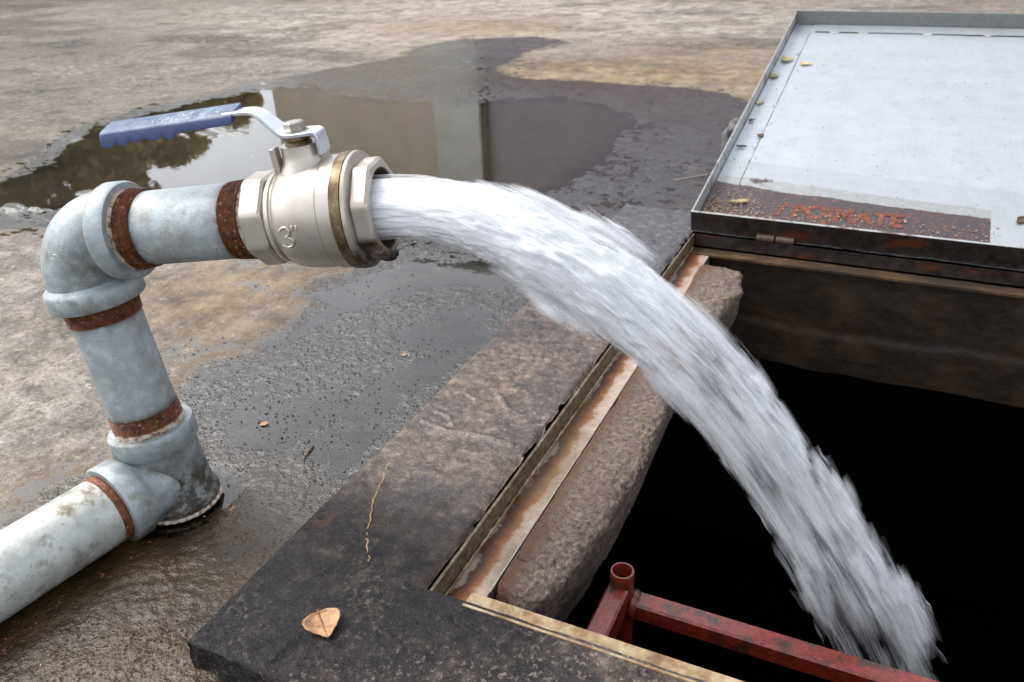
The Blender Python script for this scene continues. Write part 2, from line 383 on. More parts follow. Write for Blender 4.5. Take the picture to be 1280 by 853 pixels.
def m_shelf():
    g = G('stained_angle_iron'); p = g.attr('across')   # 0 at the upright, 1 at the inner edge
    n = g.noise(16, 6, .7); n2 = g.noise(110, 5, .7)
    q = g.math('ADD', g.math('MULTIPLY', p, .82), g.mr(n, .3, .7, -.22, .22))
    c = g.ramp(q, [(.02, (.34, .28, .24)), (.09, (.06, .02, .008)), (.30, (.17, .05, .010)), (.47, (.27, .10, .018)), (.56, (.42, .31, .24)), (.9, (.50, .40, .34))])  # first stop paints the bright highlight along the foot; the rest is rust and stain
    c = g.mix(g.mr(g.noise(7, 5, .6, off=5), .5, .62, 0, .65), c, (.14, .095, .03))
    c = g.mix(g.mr(n2, .3, .7, 0, .5), c, (.35, .3, .25), 'MULTIPLY')
    return g.set(col=c, rough=.48, metal=.0, nor=g.bump(n2, .45, .0012))
def m_rearshelf():
    g = G('brown_stained_iron'); n = g.noise(16, 6, .7, vec=g.scale(.5, 1, 1)); n2 = g.noise(120, 5, .7)
    c = g.ramp(n, [(.36, (.010, .006, .003)), (.50, (.035, .018, .007)), (.58, (.10, .05, .015)), (.68, (.20, .14, .08))])
    c = g.mix(g.mr(n2, .35, .7, 0, .6), c, (.05, .03, .014))
    return g.set(col=c, rough=.7, nor=g.bump(n2, .5, .0012))
def m_upright():
    g = G('muddy_upright_iron'); n = g.noise(20, 6, .7, vec=g.scale(1, 1, 3)); n2 = g.noise(120, 5, .7)
    c = g.ramp(n, [(.3, (.018, .010, .006)), (.5, (.05, .032, .015)), (.7, (.11, .075, .04))])
    c = g.mix(g.mr(n2, .4, .7, 0, .6), c, (.3, .24, .15))
    return g.set(col=c, rough=.5, nor=g.bump(n2, .6, .0015))
def m_bar():
    g = G('cream_stained_iron'); n = g.noise(24, 6, .7); n2 = g.noise(150, 5, .7)
    c = g.ramp(n, [(.34, (.09, .045, .02)), (.46, (.24, .15, .07)), (.6, (.38, .30, .18)), (.75, (.5, .43, .3))])
    c = g.mix(g.mr(n2, .55, .7, 0, .6), c, (.16, .09, .04))
    return g.set(col=c, rough=.4, nor=g.bump(n2, .5, .0012))
def m_redpaint():
    g = G('wet_red_paint'); n = g.noise(26, 6, .7); n2 = g.noise(120, 5, .7)
    c = g.mix(g.mr(n2, .35, .7), (.09, .009, .006), (.26, .03, .015))
    c = g.mix(g.mr(n, .52, .60, 0, .9), c, (.03, .015, .012))
    c = g.mix(g.mr(g.noise(60, 6, .7, off=4), .62, .70, 0, .6), c, (.25, .12, .08))
    return g.set(col=c, rough=.35, coat=.5, coatr=.08, nor=g.bump(n2, .7, .002))
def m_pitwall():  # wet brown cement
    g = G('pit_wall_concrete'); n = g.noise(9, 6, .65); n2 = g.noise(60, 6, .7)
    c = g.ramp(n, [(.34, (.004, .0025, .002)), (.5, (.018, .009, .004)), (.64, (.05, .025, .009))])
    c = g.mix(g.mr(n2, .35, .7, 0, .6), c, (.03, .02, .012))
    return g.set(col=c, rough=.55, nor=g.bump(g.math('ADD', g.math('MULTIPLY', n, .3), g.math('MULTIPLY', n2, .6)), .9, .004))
def m_simple(name, col, rough=.7, metal=0.0, var=.25, sc=40, bump=.4):
    g = G(name); n = g.noise(sc, 5, .65)
    c = g.mix(g.mr(n, .3, .7), tuple(v * (1 - var) for v in col), tuple(min(1, v * (1 + var)) for v in col))
    return g.set(col=c, rough=rough, metal=metal, nor=g.bump(n, bump, .001))
def m_water(name='white_water', spray=False):
    g = G(name); fl = g.attr('flow', True); s_ = g.attr('along'); seed = g.attr('edge')
    v1 = g.scale(7, 5.5, 5.5, fl); v2 = g.scale(13, 12, 12, fl); v3 = g.scale(3.5, 2.2, 2.2, fl)
    a = g.noise(1, 4, .65, .3, vec=v1); b = g.noise(1, 3, .6, .2, vec=v2); c = g.noise(1, 3, .55, .4, vec=v3, off=5)
    st = g.math('ADD', g.math('ADD', g.math('MULTIPLY', a, .42), g.math('MULTIPLY', b, .20)), g.math('MULTIPLY', c, .38))
    col = g.ramp(st, [(.33, (.50, .53, .60)), (.40, (.88, .90, .94)), (.54, (.95, .96, .98)), (.7, (.99, .99, .99))])
    # lower in the fall the stream opens into separate threads
    thr = g.mr(s_, .38, .68, .28, 1.0)
    al = g.math('SUBTRACT', st, thr)
    al = g.mr(al, -.035, .075, 0, 1)
    al = g.math('MULTIPLY', al, g.mr(seed, 0, 1, 1, 0))
    if spray == 2:
        al = g.math('MULTIPLY', g.math('SUBTRACT', 1.0, seed), g.mr(st, .43, .58, 0, .9)); al = g.math('MULTIPLY', al, g.mr(s_, 0, 1, .80, .62))
    if spray == 1:
        al = g.mr(g.math('SUBTRACT', g.math('SUBTRACT', st, g.math('MULTIPLY', g.math('SUBTRACT', thr, .26), .40)), g.math('MULTIPLY', seed, .10)), .44, .60, 0, .75)
        b2 = g.attr('solid'); al = g.math('MAXIMUM', al, g.math('MULTIPLY', b2, g.mr(seed, 0, 1, .55, .1)))
    g.m.use_transparent_shadow = True
    tl_ = g.n.new('ShaderNodeBsdfTranslucent'); g.L(col, tl_.inputs[0]); ad = g.n.new('ShaderNodeMixShader'); ad.inputs[0].default_value = .15
    tp_ = g.n.new('ShaderNodeBsdfTransparent'); m2 = g.n.new('ShaderNodeMixShader'); g.L(al, m2.inputs[0])
    g.L(g.b.outputs[0], ad.inputs[1]); g.L(tl_.outputs[0], ad.inputs[2]); g.L(tp_.outputs[0], m2.inputs[1]); g.L(ad.outputs[0], m2.inputs[2]); g.L(m2.outputs[0], g.n['Material Output'].inputs[0])
    return g.set(col=col, rough=.3, spec=.6, nor=g.bump(st, .5, .012))
def m_leaf(name, c1, c2):
    g = G(name); n = g.noise(60, 5, .6)
    c = g.mix(g.mr(n, .3, .7), c1, c2); c = g.mix(g.mr(g.noise(300, 3, .6, off=3), .62, .68, 0, .6), c, tuple(v * .3 for v in c1))
    return g.set(col=c, rough=.55, nor=g.bump(n, .5, .001))

MAT = dict(ground=m_ground(), film=m_film(), slab=m_slab(), rough=m_rough_concrete(), galv=m_galv(), cast=m_galv('galvanised_casting', .45, (.36, .40, .415)),
           gpipe=m_galv('weathered_ground_pipe', .9, (.50, .52, .49)), thread=m_rust(), tape=m_tape(), nickel=m_nickel(), brass=m_brass(), zinc=m_zinc(), grip=m_grip(),
           lid=m_lid(), lidside=m_flange('lid_side_steel', .1, (.42, .43, .42)), lidback=m_flange('lid_back_steel', .0, (.20, .21, .20)), iron=m_dark_iron(), shelf=m_shelf(), upright=m_upright(),
           rearshelf=m_rearshelf(), hinge=m_simple('hinge_iron', (.09, .055, .04), .5, .3, .5, 90), bar=m_bar(), red=m_redpaint(), pit=m_pitwall(), black=m_simple('slot_shade_black', (.008, .007, .006), .8), water=m_water(), spray=m_water('spray_water', 1), ribbon=m_water('ribbon_water', 2),
           rustmark=m_simple('rust_lettering', (.12, .030, .012), .6, 0, .8, 70), steel=m_simple('bolt_steel', (.36, .33, .29), .35, .8, .3, 60), root=m_simple('pale_root', (.34, .22, .11), .7, 0, .35, 90),
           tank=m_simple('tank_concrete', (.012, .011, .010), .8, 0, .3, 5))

# ============================================================ GROUND
ST = 0.045                       # top of the raised concrete slab
SX0 = -0.625; SY0 = 0.41; SY1 = 1.93    # slab outline
FX = -0.416; FY0 = 0.584; FY1 = 1.795   # outer edges of the hatch opening
FX1 = 0.86
def graded(lo, hi, step, g_lo, g_hi, max_lo, max_hi):
    c = list(np.arange(lo, hi, step)); s = step; a = []; p = lo
    while p > max_lo: s *= g_lo; p -= s; a.append(p)
    s = step; p = c[-1]; b = []
    while p < max_hi: s *= g_hi; p += s; b.append(p)
    return np.array(a[::-1] + c + b)
gx = graded(-1.5, -.40, .0026, 1.012, 1.05, -160, 160)
gy = graded(.28, 2.3, .0026, 1.25, 1.0065, -60, 190)
GX, GY = np.meshgrid(gx, gy, indexing='ij')
def poly_sd(PX, PY, poly):
    """signed distance, positive inside"""
    poly = np.asarray(poly); d = np.full(PX.shape, 1e9); ins = np.zeros(PX.shape, bool); n = len(poly)
    for i in range(n):
        a = poly[i]; b = poly[(i + 1) % n]; e = b - a; wx = PX - a[0]; wy = PY - a[1]
        t = np.clip((wx * e[0] + wy * e[1]) / (e.dot(e) + 1e-12), 0, 1)
        d = np.minimum(d, (wx - e[0] * t) ** 2 + (wy - e[1] * t) ** 2)
        c = ((a[1] > PY) != (b[1] > PY)); 
        with np.errstate(divide='ignore', invalid='ignore'):
            xi = (b[0] - a[0]) * (PY - a[1]) / (b[1] - a[1]) + a[0]
        ins ^= (c & (PX < xi))
    d = np.sqrt(d); return np.where(ins, d, -d)
def W(pts): return np.array([unp(x, y)[:2] for x, y in pts])
near = (np.abs(GX) < 14) & (GY < 16)
nx = fbm(GX * 9, GY * 9, seed=3, octv=5) * .035 + fbm(GX * 2.2, GY * 2.2, seed=4) * .06
ny = fbm(GX * 9, GY * 9, seed=13, octv=5) * .035 + fbm(GX * 2.2, GY * 2.2, seed=14) * .06
WX = GX + nx; WY = GY + ny
dry_top = W([(-900, 300), (0, 222), (60, 188), (90, 165), (130, 148), (200, 131), (262, 116), (337, 99), (400, 88), (494, 72), (524, 58), (572, 49), (665, 45), (700, 50), (650, 68), (612, 90), (640, 98), (737, 103), (812, 106), (880, 112), (960, 130), (1300, 140), (1700, 90), (1500, -60), (900, -90), (300, -80), (-300, -40), (-900, 60)])
dry_left = W([(-700, 310), (0, 286), (60, 282), (170, 295), (320, 300), (452, 322), (440, 335), (400, 345), (382, 366), (396, 380), (378, 396), (345, 410), (318, 424), (300, 436), (262, 440), (238, 458), (222, 482), (205, 520), (150, 560), (60, 600), (0, 650), (-250, 760), (-900, 700)])
pud_main = W([(-500, 300), (0, 262), (60, 262), (115, 250), (170, 248), (260, 255), (420, 262), (560, 262), (640, 262), (690, 235), (740, 205), (770, 178), (790, 150), (770, 132), (700, 122), (640, 124), (560, 132), (500, 126), (440, 122), (390, 110), (337, 112), (262, 124), (205, 138), (140, 158), (100, 175), (70, 200), (0, 232), (-400, 262)])
pud_b = W([(318, 425), (345, 416), (385, 402), (420, 384), (400, 366), (455, 345), (520, 330), (600, 325), (650, 345), (625, 372), (575, 352), (520, 362), (470, 380), (430, 396), (380, 412), (335, 432)])
pud_c = W([(480, 415), (520, 396), (590, 385), (625, 388), (560, 440), (480, 440)])
pud_d = W([(255, 530), (290, 508), (345, 496), (420, 490), (445, 505), (415, 535), (350, 572), (290, 575)])
pud_e = W([(372, 560), (420, 520), (520, 440), (600, 400), (610, 420), (500, 520), (440, 600), (396, 640), (362, 655), (372, 610)])
d_top = poly_sd(WX, WY, dry_top); d_left = poly_sd(WX, WY, dry_left)
d_dry = np.maximum(d_top, d_left)
far = np.hypot(GX, GY) > 16
wet = 1 - sstep(-.012, .02, d_dry + fbm(GX * 60, GY * 60, seed=8) * .012); wet[far] = 0
d_p = poly_sd(WX, WY, pud_main)
for q, s in ((pud_b, 1), (pud_c, .5), (pud_d, .4), (pud_e, .45)):
    dq = poly_sd(GX + nx * .8, GY + ny * .8, q); d_p = np.maximum(d_p, dq * s - (0 if s == 1 else .004))
# relief: fine pits and ripples, high and dry outside, drowned inside the puddle
pits = fbm(GX * 120, GY * 120, seed=31, octv=2); rel = fbm(GX * 38, GY * 38, seed=30, octv=3)
lumps = fbm(GX * 7, GY * 7, seed=33, octv=4); flow_ = fbm((GX * .8 + GY * .6) * 60, (-GX * .6 + GY * .8) * 22, seed=40, octv=3)
lvl = -.0003
hbase = np.where(d_p > 0, lvl - .0006 - np.minimum(d_p, .08) * .06, lvl - d_p * .0)    # below the water in puddles
wetflat = (d_p <= 0) & (d_dry < 0)
hh = hbase + .0002
bz_ = 1 - .50 * sstep(1.7, 2.0, GY); mid_ = (1 - sstep(1.35, 1.7, GY)) * .0005 + sstep(1.7, 2.0, GY) * .00018
hh = np.where(wetflat, lvl - .0002 + mid_ + bz_ * ( np.clip(-d_p, 0, .05) * .012 + rel * .0012 + pits * .0011 + lumps * .0007 + flow_ * .0007), hh)
hh = np.where(d_dry > 0, lvl + .0004 + np.clip(d_dry, 0, .3) * .012 + rel * .0022 + pits * .0009 + lumps * .0035 * np.clip(d_dry * 10, 0, 1), hh)
hh = np.where((d_p > 0), hh + (lumps * .0026 + rel * .0008) * np.clip(.045 / (np.abs(d_p) + .045), 0, 1) + rel * .0006, hh)
# small dry islands in the left of the puddle
isl = fbm(GX * 5.5 + 3, GY * 11, seed=51, octv=4)
wzone = sstep(-1.7, -2.2, GX) * (1 - sstep(-2.9, -3.3, GX)) * (GY < 2.6)
hh = hh + np.where(d_p > 0, sstep(.36, .52, isl) * .010 * wzone, 0)
def blob(px, py, r, ex=1.0):
    c = unp(px, py); return np.exp(-(((GX - c[0]) / (r * ex)) ** 2 + ((GY - c[1]) / r) ** 2))
# hollow round the foot of the tee, and the trough the pipe lies in
TB = V3(-.862, .632, 0)
rr = np.hypot(GX - TB[0], GY - TB[1]); hh -= .022 * np.exp(-((rr - .055) / .022) ** 2) * (.6 + .6 * fbm(GX * 25, GY * 25, seed=61))
fade = np.clip(1.5 - np.hypot(GX, GY) / 12, 0, 1); hh += wetflat * .0016 * (blob(190, 720, .22) + blob(60, 800, .2) + .6 * blob(320, 640, .08)); hh *= fade
moss = np.clip(sstep(.0, -.30, d_dry) * 0 + blob(300, 370, .22, 1) * .9 + blob(190, 740, .24, 1) * 1.1 + blob(60, 800, .22) * .9 + blob(700, 95, .35, 1.5) * .8 + blob(880, 90, .7) * .7 + blob(590, 35, .5, 1.6) * .8 + blob(200, 650, .1) * .5
               + fbm(GX * 4, GY * 4, seed=71) * .25, 0, 1) * (np.hypot(GX, GY) < 20)
pale = np.clip(blob(640, 15, 1.3, 2.0) + blob(480, 40, .8, 1.5) * .8 + blob(250, 310, .12) * .4 + blob(40, 470, .22) * .5 + blob(20, 350, .25) * .4 + fbm(GX * 1.3, GY * 3.0, seed=72) * .3 + .05, 0, 1)
dirt = np.clip(blob(258, 50, .10, 2.2) * 1.5 + blob(90, 60, .5, 1.2) * .5 + blob(875, 60, .25, 1) * .9 + blob(20, 130, .4, 1) * .4 + .75 * sstep(.05, .4, fbm(GX * 1.6, GY * 2.6, seed=77, octv=5)) * (np.hypot(GX, GY) < 30), 0, 1)
deep = sstep(0, .10, d_p) * .55 * (GX < 9)
rim = np.exp(-((d_dry - .01) / .022) ** 2) * sstep(-.1, .3, fbm(GX * 6, GY * 6, seed=73)) * .9
cx = (GX[:-1, :-1] + GX[1:, 1:]) / 2; cy = (GY[:-1, :-1] + GY[1:, 1:]) / 2
keep = ~((cx > -.55) & (cx < 1.15) & (cy > .5) & (cy < 1.86))
ground = mesh('ground', np.stack([GX, GY, hh], -1).reshape(-1, 3), grid_faces(len(gx), len(gy), keep=keep), MAT['ground'],
              attrs=dict(wet=wet.ravel(), moss=moss.ravel(), pale=pale.ravel(), deep=deep.ravel(), rim=rim.ravel(), dirt=dirt.ravel()))
tag(ground, kind='structure')
# standing water: one level sheet that only shows where the ground lies lower
wx0, wx1, wy0, wy1 = -6.0, .55, .05, 4.6
pv = [(wx0, wy0, lvl), (SX0 + .03, wy0, lvl), (SX0 + .03, wy1, lvl), (wx0, wy1, lvl), (SX0 + .03, SY1 - .03, lvl), (wx1, SY1 - .03, lvl), (wx1, wy1, lvl)]
pud = mesh('water', pv, [(0, 1, 4, 2, 3), (4, 5, 6, 2)], MAT['film'], smooth=False); tag(pud, kind='structure')

# ============================================================ SLAB round the hatch
slab_loc = (SX0, SY0, 0)
sxs = [SX0 - .004] * 0 + list(np.arange(SX0, .0, .003)) + list(np.arange(.0, 1.2, .012)); sys_ = list(np.arange(SY0 - .0, SY1, .003))
sk = [.002, .006, .012, .020, .030, .042, .056, .075]
cols = [(SX0, z) for z in sk[::-1]] + [(x, 0) for x in sxs]; rows = [(SY0, z) for z in sk[::-1]] + [(y, 0) for y in sys_] + [(SY1, z) for z in sk]
cxs = np.array([c[0] for c in cols]); czs = np.array([c[1] for c in cols]); rys = np.array([r[0] for r in rows]); rzs = np.array([r[1] for r in rows])
AX, AY = np.meshgrid(cxs, rys, indexing='ij'); DX, DY = np.meshgrid(czs, rzs, indexing='ij'); DZ = np.maximum(DX, DY)
# hole: snap the grid on the opening
wob = fbm(AX * 0 + 1, AY * 30, seed=5, octv=4) * .0035
edgeL = AX - SX0; edgeF = AY - SY0; edgeB = SY1 - AY
ed = np.minimum(np.minimum(edgeL, edgeF), edgeB)
er = .010 + .006 * fbm(AX * 14, AY * 14, seed=81)
round_ = np.where(ed < er, (er - np.sqrt(np.clip(er ** 2 - (er - ed) ** 2, 0, None))), 0)
side_push = .006 * fbm(AX * 22, AY * 22, DZ * 40, seed=82, octv=4) + .004 * fbm(AX * 80, AY * 80, DZ * 120, seed=83)
tx = np.where((AX == SX0), side_push + .002 + .004 * fbm(AX * 5, AY * 5, seed=84), 0); ty = np.where(AY == SY0, side_push + .004, 0)
slz = ST - DZ - round_ * .8 + .0016 * fbm(AX * 9, AY * 9, seed=85) + .0014 * fbm(AX * 42, AY * 42, seed=86, octv=3) + .0009 * fbm(AX * 130, AY * 130, seed=87, octv=2)
chip = sstep(.0, .55, fbm(AX * 24, AY * 24, seed=88, octv=3))
dh = np.where((AY > FY0) & (AY < FY1), np.abs(AX - FX), 9)
slz -= np.exp(-(dh / .006) ** 2) * (.001 + .008 * chip)
# ridge-like drips and scratches in the trowelled surface
slz += .0016 * np.exp(-(np.abs(fbm(AX * 7 + 3, AY * 7, seed=89, octv=2)) / .02) ** 2) * sstep(.9, 1.2, AY) 
def crack(pts, wd, dp):
    global slz
    q = np.array([unp(x, y, ST)[:2] for x, y in pts]); x0, y0 = q.min(0) - .03; x1, y1 = q.max(0) + .03; m_ = (AX > x0) & (AX < x1) & (AY > y0) & (AY < y1)
    ax_ = AX[m_] + .004 * fbm(AX[m_] * 60, AY[m_] * 60, seed=95); ay_ = AY[m_] + .004 * fbm(AX[m_] * 60, AY[m_] * 60, seed=96); d = np.full(ax_.shape, 9.)
    for a, b in zip(q[:-1], q[1:]):
        e = b - a; t = np.clip(((ax_ - a[0]) * e[0] + (ay_ - a[1]) * e[1]) / e.dot(e), 0, 1); d = np.minimum(d, np.hypot(ax_ - a[0] - t * e[0], ay_ - a[1] - t * e[1]))
    slz[m_] += dp * np.exp(-(d / wd) ** 2)
for pts, wd, dp in [([(530, 525), (560, 538), (600, 545), (640, 556)], .004, .0035), ([(615, 485), (628, 498), (636, 512)], .003, .003), ([(580, 490), (595, 500)], .003, .003), ([(545, 512), (560, 520), (566, 530)], .003, .0028),
                    ([(500, 690), (540, 685), (560, 678)], .004, .003), ([(340, 830), (370, 805), (385, 790)], .004, -.004), ([(566, 768), (578, 782)], .0025, -.005), ([(300, 815), (330, 800), (350, 815)], .004, .003), ([(640, 445), (690, 450), (720, 440)], .003, .0025)]: crack(pts, wd, dp)
PXs = AX + tx; PYs = AY + ty
cxx = (AX[:-1, :-1] + AX[1:, 1:]) / 2; cyy = (AY[:-1, :-1] + AY[1:, 1:]) / 2
keep = ~((cxx > FX) & (cxx < FX1) & (cyy > FY0) & (cyy < FY1))
# jagged broken edge along the opening
inner = (np.abs(AX - FX) < .0028) & (AY > FY0 - .003) & (AY < FY1 + .003)
PXs = PXs + np.where(inner, -.002 - .005 * sstep(.1, .6, fbm(AX * 0 + 4, AY * 55, seed=90, octv=3)), 0)
dark = np.clip(1 - sstep(.62, .84, AY + .25 * (AX - SX0) + .05 * fbm(AX * 6, AY * 6, seed=91)) + .25 * fbm(AX * 5, AY * 5, seed=92), 0, 1)
rustm = np.clip(np.exp(-((AY - .66 - .2 * (AX + .5)) / .02) ** 2) * sstep(.0, .4, fbm(AX * 20, AY * 20, seed=93)) + np.exp(-(dh / .012) ** 2) * .4, 0, 1)
slab = mesh('concrete_slab', np.stack([PXs, PYs, slz], -1).reshape(-1, 3), grid_faces(len(cols), len(rows), keep=keep), MAT['slab'],
            attrs=dict(dark=dark.ravel(), rust=rustm.ravel(), cool=sstep(1.30, 1.55, AY + .1 * fbm(AX * 8, AY * 8, seed=97)).ravel()))
tag(slab, 'raised dark wet concrete slab surrounding the open hatch', 'concrete slab')
# underside of the slab at the opening: the pit's walls
def pit_wall(name, p0, p1, z0, z1, mat, nu=150, nz=50, amp=.0035, seed=0, out=None, parent=None):
    p0 = V3(*p0); p1 = V3(*p1); u = np.linspace(0, 1, nu)[:, None]; v = np.linspace(0, 1, nz)[None, :]
    L_ = np.linalg.norm(p1 - p0); q = p0 + (p1 - p0) * u[..., None] + v[..., None] * 0
    q = np.broadcast_to(q, (nu, nz, 3)).copy(); q[..., 2] = z0 + (z1 - z0) * v + (v ** 3) * .007 * fbm(u * L_ * 8, v * 0, seed=seed + 2)
    n = fbm(u * L_ * 10, v * 3, seed=seed, octv=5) * amp + fbm(u * L_ * 40, v * 12, seed=seed + 1, octv=3) * amp * .4
    n = n + .004 * sstep(.58, .66, v + .05 * fbm(u * L_ * 6, v * 0 + 2, seed=seed + 4))
    q = q + n[..., None] * V3(*out)
    return mesh(name, q.reshape(-1, 3), grid_faces(nu, nz), mat, parent)
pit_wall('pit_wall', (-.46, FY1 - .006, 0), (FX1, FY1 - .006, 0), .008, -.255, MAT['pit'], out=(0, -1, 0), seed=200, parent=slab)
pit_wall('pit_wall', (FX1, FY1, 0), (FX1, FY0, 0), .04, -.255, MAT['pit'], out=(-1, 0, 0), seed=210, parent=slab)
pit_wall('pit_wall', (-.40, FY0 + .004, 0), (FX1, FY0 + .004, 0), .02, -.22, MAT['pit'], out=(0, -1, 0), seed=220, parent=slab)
# tank below: a box wider than the opening
tb = MB()
x0, x1, y0, y1, z0, z1 = -1.6, 2.2, .1, 3.2, -2.6, -.215
v = [(x0, y0, z0), (x1, y0, z0), (x1, y1, z0), (x0, y1, z0), (x0, y0, z1), (x1, y0, z1), (x1, y1, z1), (x0, y1, z1)]
tb.add(v, [(0, 1, 2, 3), (0, 4, 5, 1), (1, 5, 6, 2), (2, 6, 7, 3), (3, 7, 4, 0)])
hx0, hx1, hy0, hy1 = -.345, FX1, FY0 + .01, FY1 - .01
hz = z1
tb.add([(x0, y0, hz), (x1, y0, hz), (x1, y1, hz), (x0, y1, hz), (hx0, hy0, hz), (hx1, hy0, hz), (hx1, hy1, hz), (hx0, hy1, hz)], [(0, 1, 5, 4), (1, 2, 6, 5), (2, 3, 7, 6), (3, 0, 4, 7)])
# closes the slab's left flank under the ledge
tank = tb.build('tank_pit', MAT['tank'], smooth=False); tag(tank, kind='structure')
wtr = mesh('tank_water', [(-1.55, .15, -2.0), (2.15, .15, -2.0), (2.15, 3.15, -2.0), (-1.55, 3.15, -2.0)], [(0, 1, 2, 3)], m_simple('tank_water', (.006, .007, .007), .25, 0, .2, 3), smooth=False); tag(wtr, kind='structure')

# eroded concrete ledge (left side, inside the frame); a long piece with a rounded, crumbling inner edge
def ledge():
    ny_, nt = 520, 84
    yy = np.linspace(FY0 + .048, 1.705, ny_)
    # inner edge (x) measured along the ledge; gap to the frame ~4 mm
    ex = np.interp(yy, [.62, .68, .80, .93, 1.08, 1.2, 1.32, 1.5, 1.56, 1.65, 1.705], [-.308, -.290, -.276, -.268, -.276, -.281, -.296, -.270, -.254, -.268, -.295])
    xl = FX + .0575
    v = np.zeros((ny_, nt, 3)); rst = np.zeros((ny_, nt))
    t = np.linspace(0, 1, nt)
    for i in range(ny_):
        y = yy[i]; wv = ex[i] - xl
        endf = min(1, (i / 14.0)) ; endb = min(1, ((ny_ - 1 - i) / 40.0))
        k = math.sqrt(max(0, 1 - (1 - endf) ** 2)) * math.sqrt(max(0, 1 - (1 - endb) ** 2))
        topz = .016 + .014 * sstep(1.45, 1.6, y)
        # profile: left bottom -> up -> across the top -> round over -> down and under
        pl = 0.12; top = .55
        for j, tt in enumerate(t):
            if tt < pl: x = xl; z = -.13 + (topz + .13) * tt / pl
            elif tt < top: x = xl + (wv - .014) * (tt - pl) / (top - pl); z = topz
            elif tt < .78:
                a = (tt - top) / (.78 - top) * math.pi / 2; x = xl + wv - .014 + .014 * math.sin(a); z = topz - .014 + .014 * math.cos(a)
            else: q = (tt - .78) / .22; x = xl + wv - .03 * q; z = topz - .014 - (.11 + topz) * q
            cz = -.05; z = cz + (z - cz) * (.25 + .75 * k); x = xl + (x - xl) * (.4 + .6 * k)
            v[i, j] = (x, y, z)
            rst[i, j] = math.exp(-((x - xl) / .016) ** 2) + .7 * sstep(1.60, 1.66, y) * math.exp(-((x - xl) / .05) ** 2)
    n = fbm(v[..., 0] * 26, v[..., 1] * 26, v[..., 2] * 26, seed=101, octv=5)
    n2 = fbm(v[..., 0] * 110, v[..., 1] * 110, v[..., 2] * 110, seed=102, octv=3)
    amt = np.where(t[None, :] > .47, 1.0, .20) * np.ones((ny_, 1)); amt = np.maximum(amt, sstep(1.5, 1.62, v[..., 1]) * .9)
    amt *= sstep(.0, .13, t)[None, :]
    c = np.stack([np.full(v.shape[:2], xl + .05), v[..., 1], np.full(v.shape[:2], -.04)], -1); dv = v - c; dv /= np.linalg.norm(dv, axis=-1)[..., None] + 1e-9
    v = v + dv * (n * .014 + n2 * .0045)[..., None] * amt[..., None]
    v[..., 1] += np.where(np.arange(ny_)[:, None] < 30, n * .012, 0)
    v[..., 0] = np.maximum(v[..., 0], xl)
    fs = list(map(tuple, grid_faces(ny_, nt))) + [tuple(range(nt)), tuple(range((ny_ - 1) * nt, ny_ * nt))[::-1]]
    rst = rst + .6 * sstep(.3, .6, fbm(v[..., 0] * 9, v[..., 1] * 5, seed=104)) * np.exp(-((v[..., 0] - xl) / .05) ** 2) + .5 * np.exp(-((v[..., 0] - xl) / .03) ** 2) * sstep(-.2, .3, fbm(v[..., 0] * 20, v[..., 1] * 6, seed=107))
    return mesh('ledge', v.reshape(-1, 3), fs, MAT['rough'], slab, attrs=dict(rust=np.clip(rst, 0, 1).ravel()), label='lumpy eroded concrete ledge along the left side of the opening')
ledge()

# ============================================================ HATCH FRAME (angle iron)
hf = thing('angle_frame', 'rust stained angle iron frame lining the edges of the open pit', 'hatch frame', (FX, FY0, ST))
SZ = .010      # level of the frame's shelf
def strip_mesh(a, b, n=200):
    return np.linspace(a, b, n)
# left upright plate
def plate(name, p00, p10, nu, w0, w1, nv, mat, label=None, thick=None, amp=.0006, acr=False, seed=0):
    """thin plate: p00->p10 long axis, offset vectors w0..w1 across"""
    p00 = V3(*p00); p10 = V3(*p10); w0 = V3(*w0); w1 = V3(*w1)
    u = np.linspace(0, 1, nu)[:, None, None]; v_ = np.linspace(0, 1, nv)[None, :, None]
    q = p00 + (p10 - p00) * u + w0 + (w1 - w0) * v_
    nn = nrm(np.cross(p10 - p00, w1 - w0)); q = q + nn * (amp * fbm(q[..., 0] * 15 + seed, q[..., 1] * 15, q[..., 2] * 15, seed=seed))[..., None]
    th = V3(*thick); top = q; bot = q + th
    vs = np.concatenate([top.reshape(-1, 3), bot.reshape(-1, 3)]); N = nu * nv
    fs = [tuple(f) for f in grid_faces(nu, nv)] + [tuple((f + N)[::-1]) for f in grid_faces(nu, nv)]
    for i in range(nu - 1):
        a = i * nv; fs.append((a, a + N, a + nv + N, a + nv)); a = i * nv + nv - 1; fs.append((a, a + nv, a + nv + N, a + N))
    for j in range(nv - 1):
        a = j; fs.append((a, a + 1, a + 1 + N, a + N)); a = (nu - 1) * nv + j; fs.append((a, a + N, a + 1 + N, a + 1))
    at = None
    ac = np.tile(np.broadcast_to(v_[..., 0], (nu, nv)).ravel(), 2)
    return mesh(name, vs, fs, mat, hf, attrs=dict(across=ac), angle=35, label=label)
plate('side_upright', (FX + .001, FY0 + .002, 0), (FX + .001, FY1 - .002, 0), 260, (0, 0, ST - .004), (0, 0, SZ + .0045), 8, MAT['upright'], thick=(.004, 0, 0), seed=1)
plate('side_shelf', (FX + .005, FY0 + .004, SZ), (FX + .005, FY1 - .05, SZ), 260, (0.001, 0, 0), (.047, 0, 0), 14, MAT['shelf'], thick=(0, 0, -.005), seed=2)
vs_, fs_ = wbox(FX + .0522, FX + .0546, FY0 + .05, FY1 - .06, SZ - .02, SZ + .0035, .0006); mesh('edge_strip', vs_, fs_, MAT['steel'], hf, smooth=False)
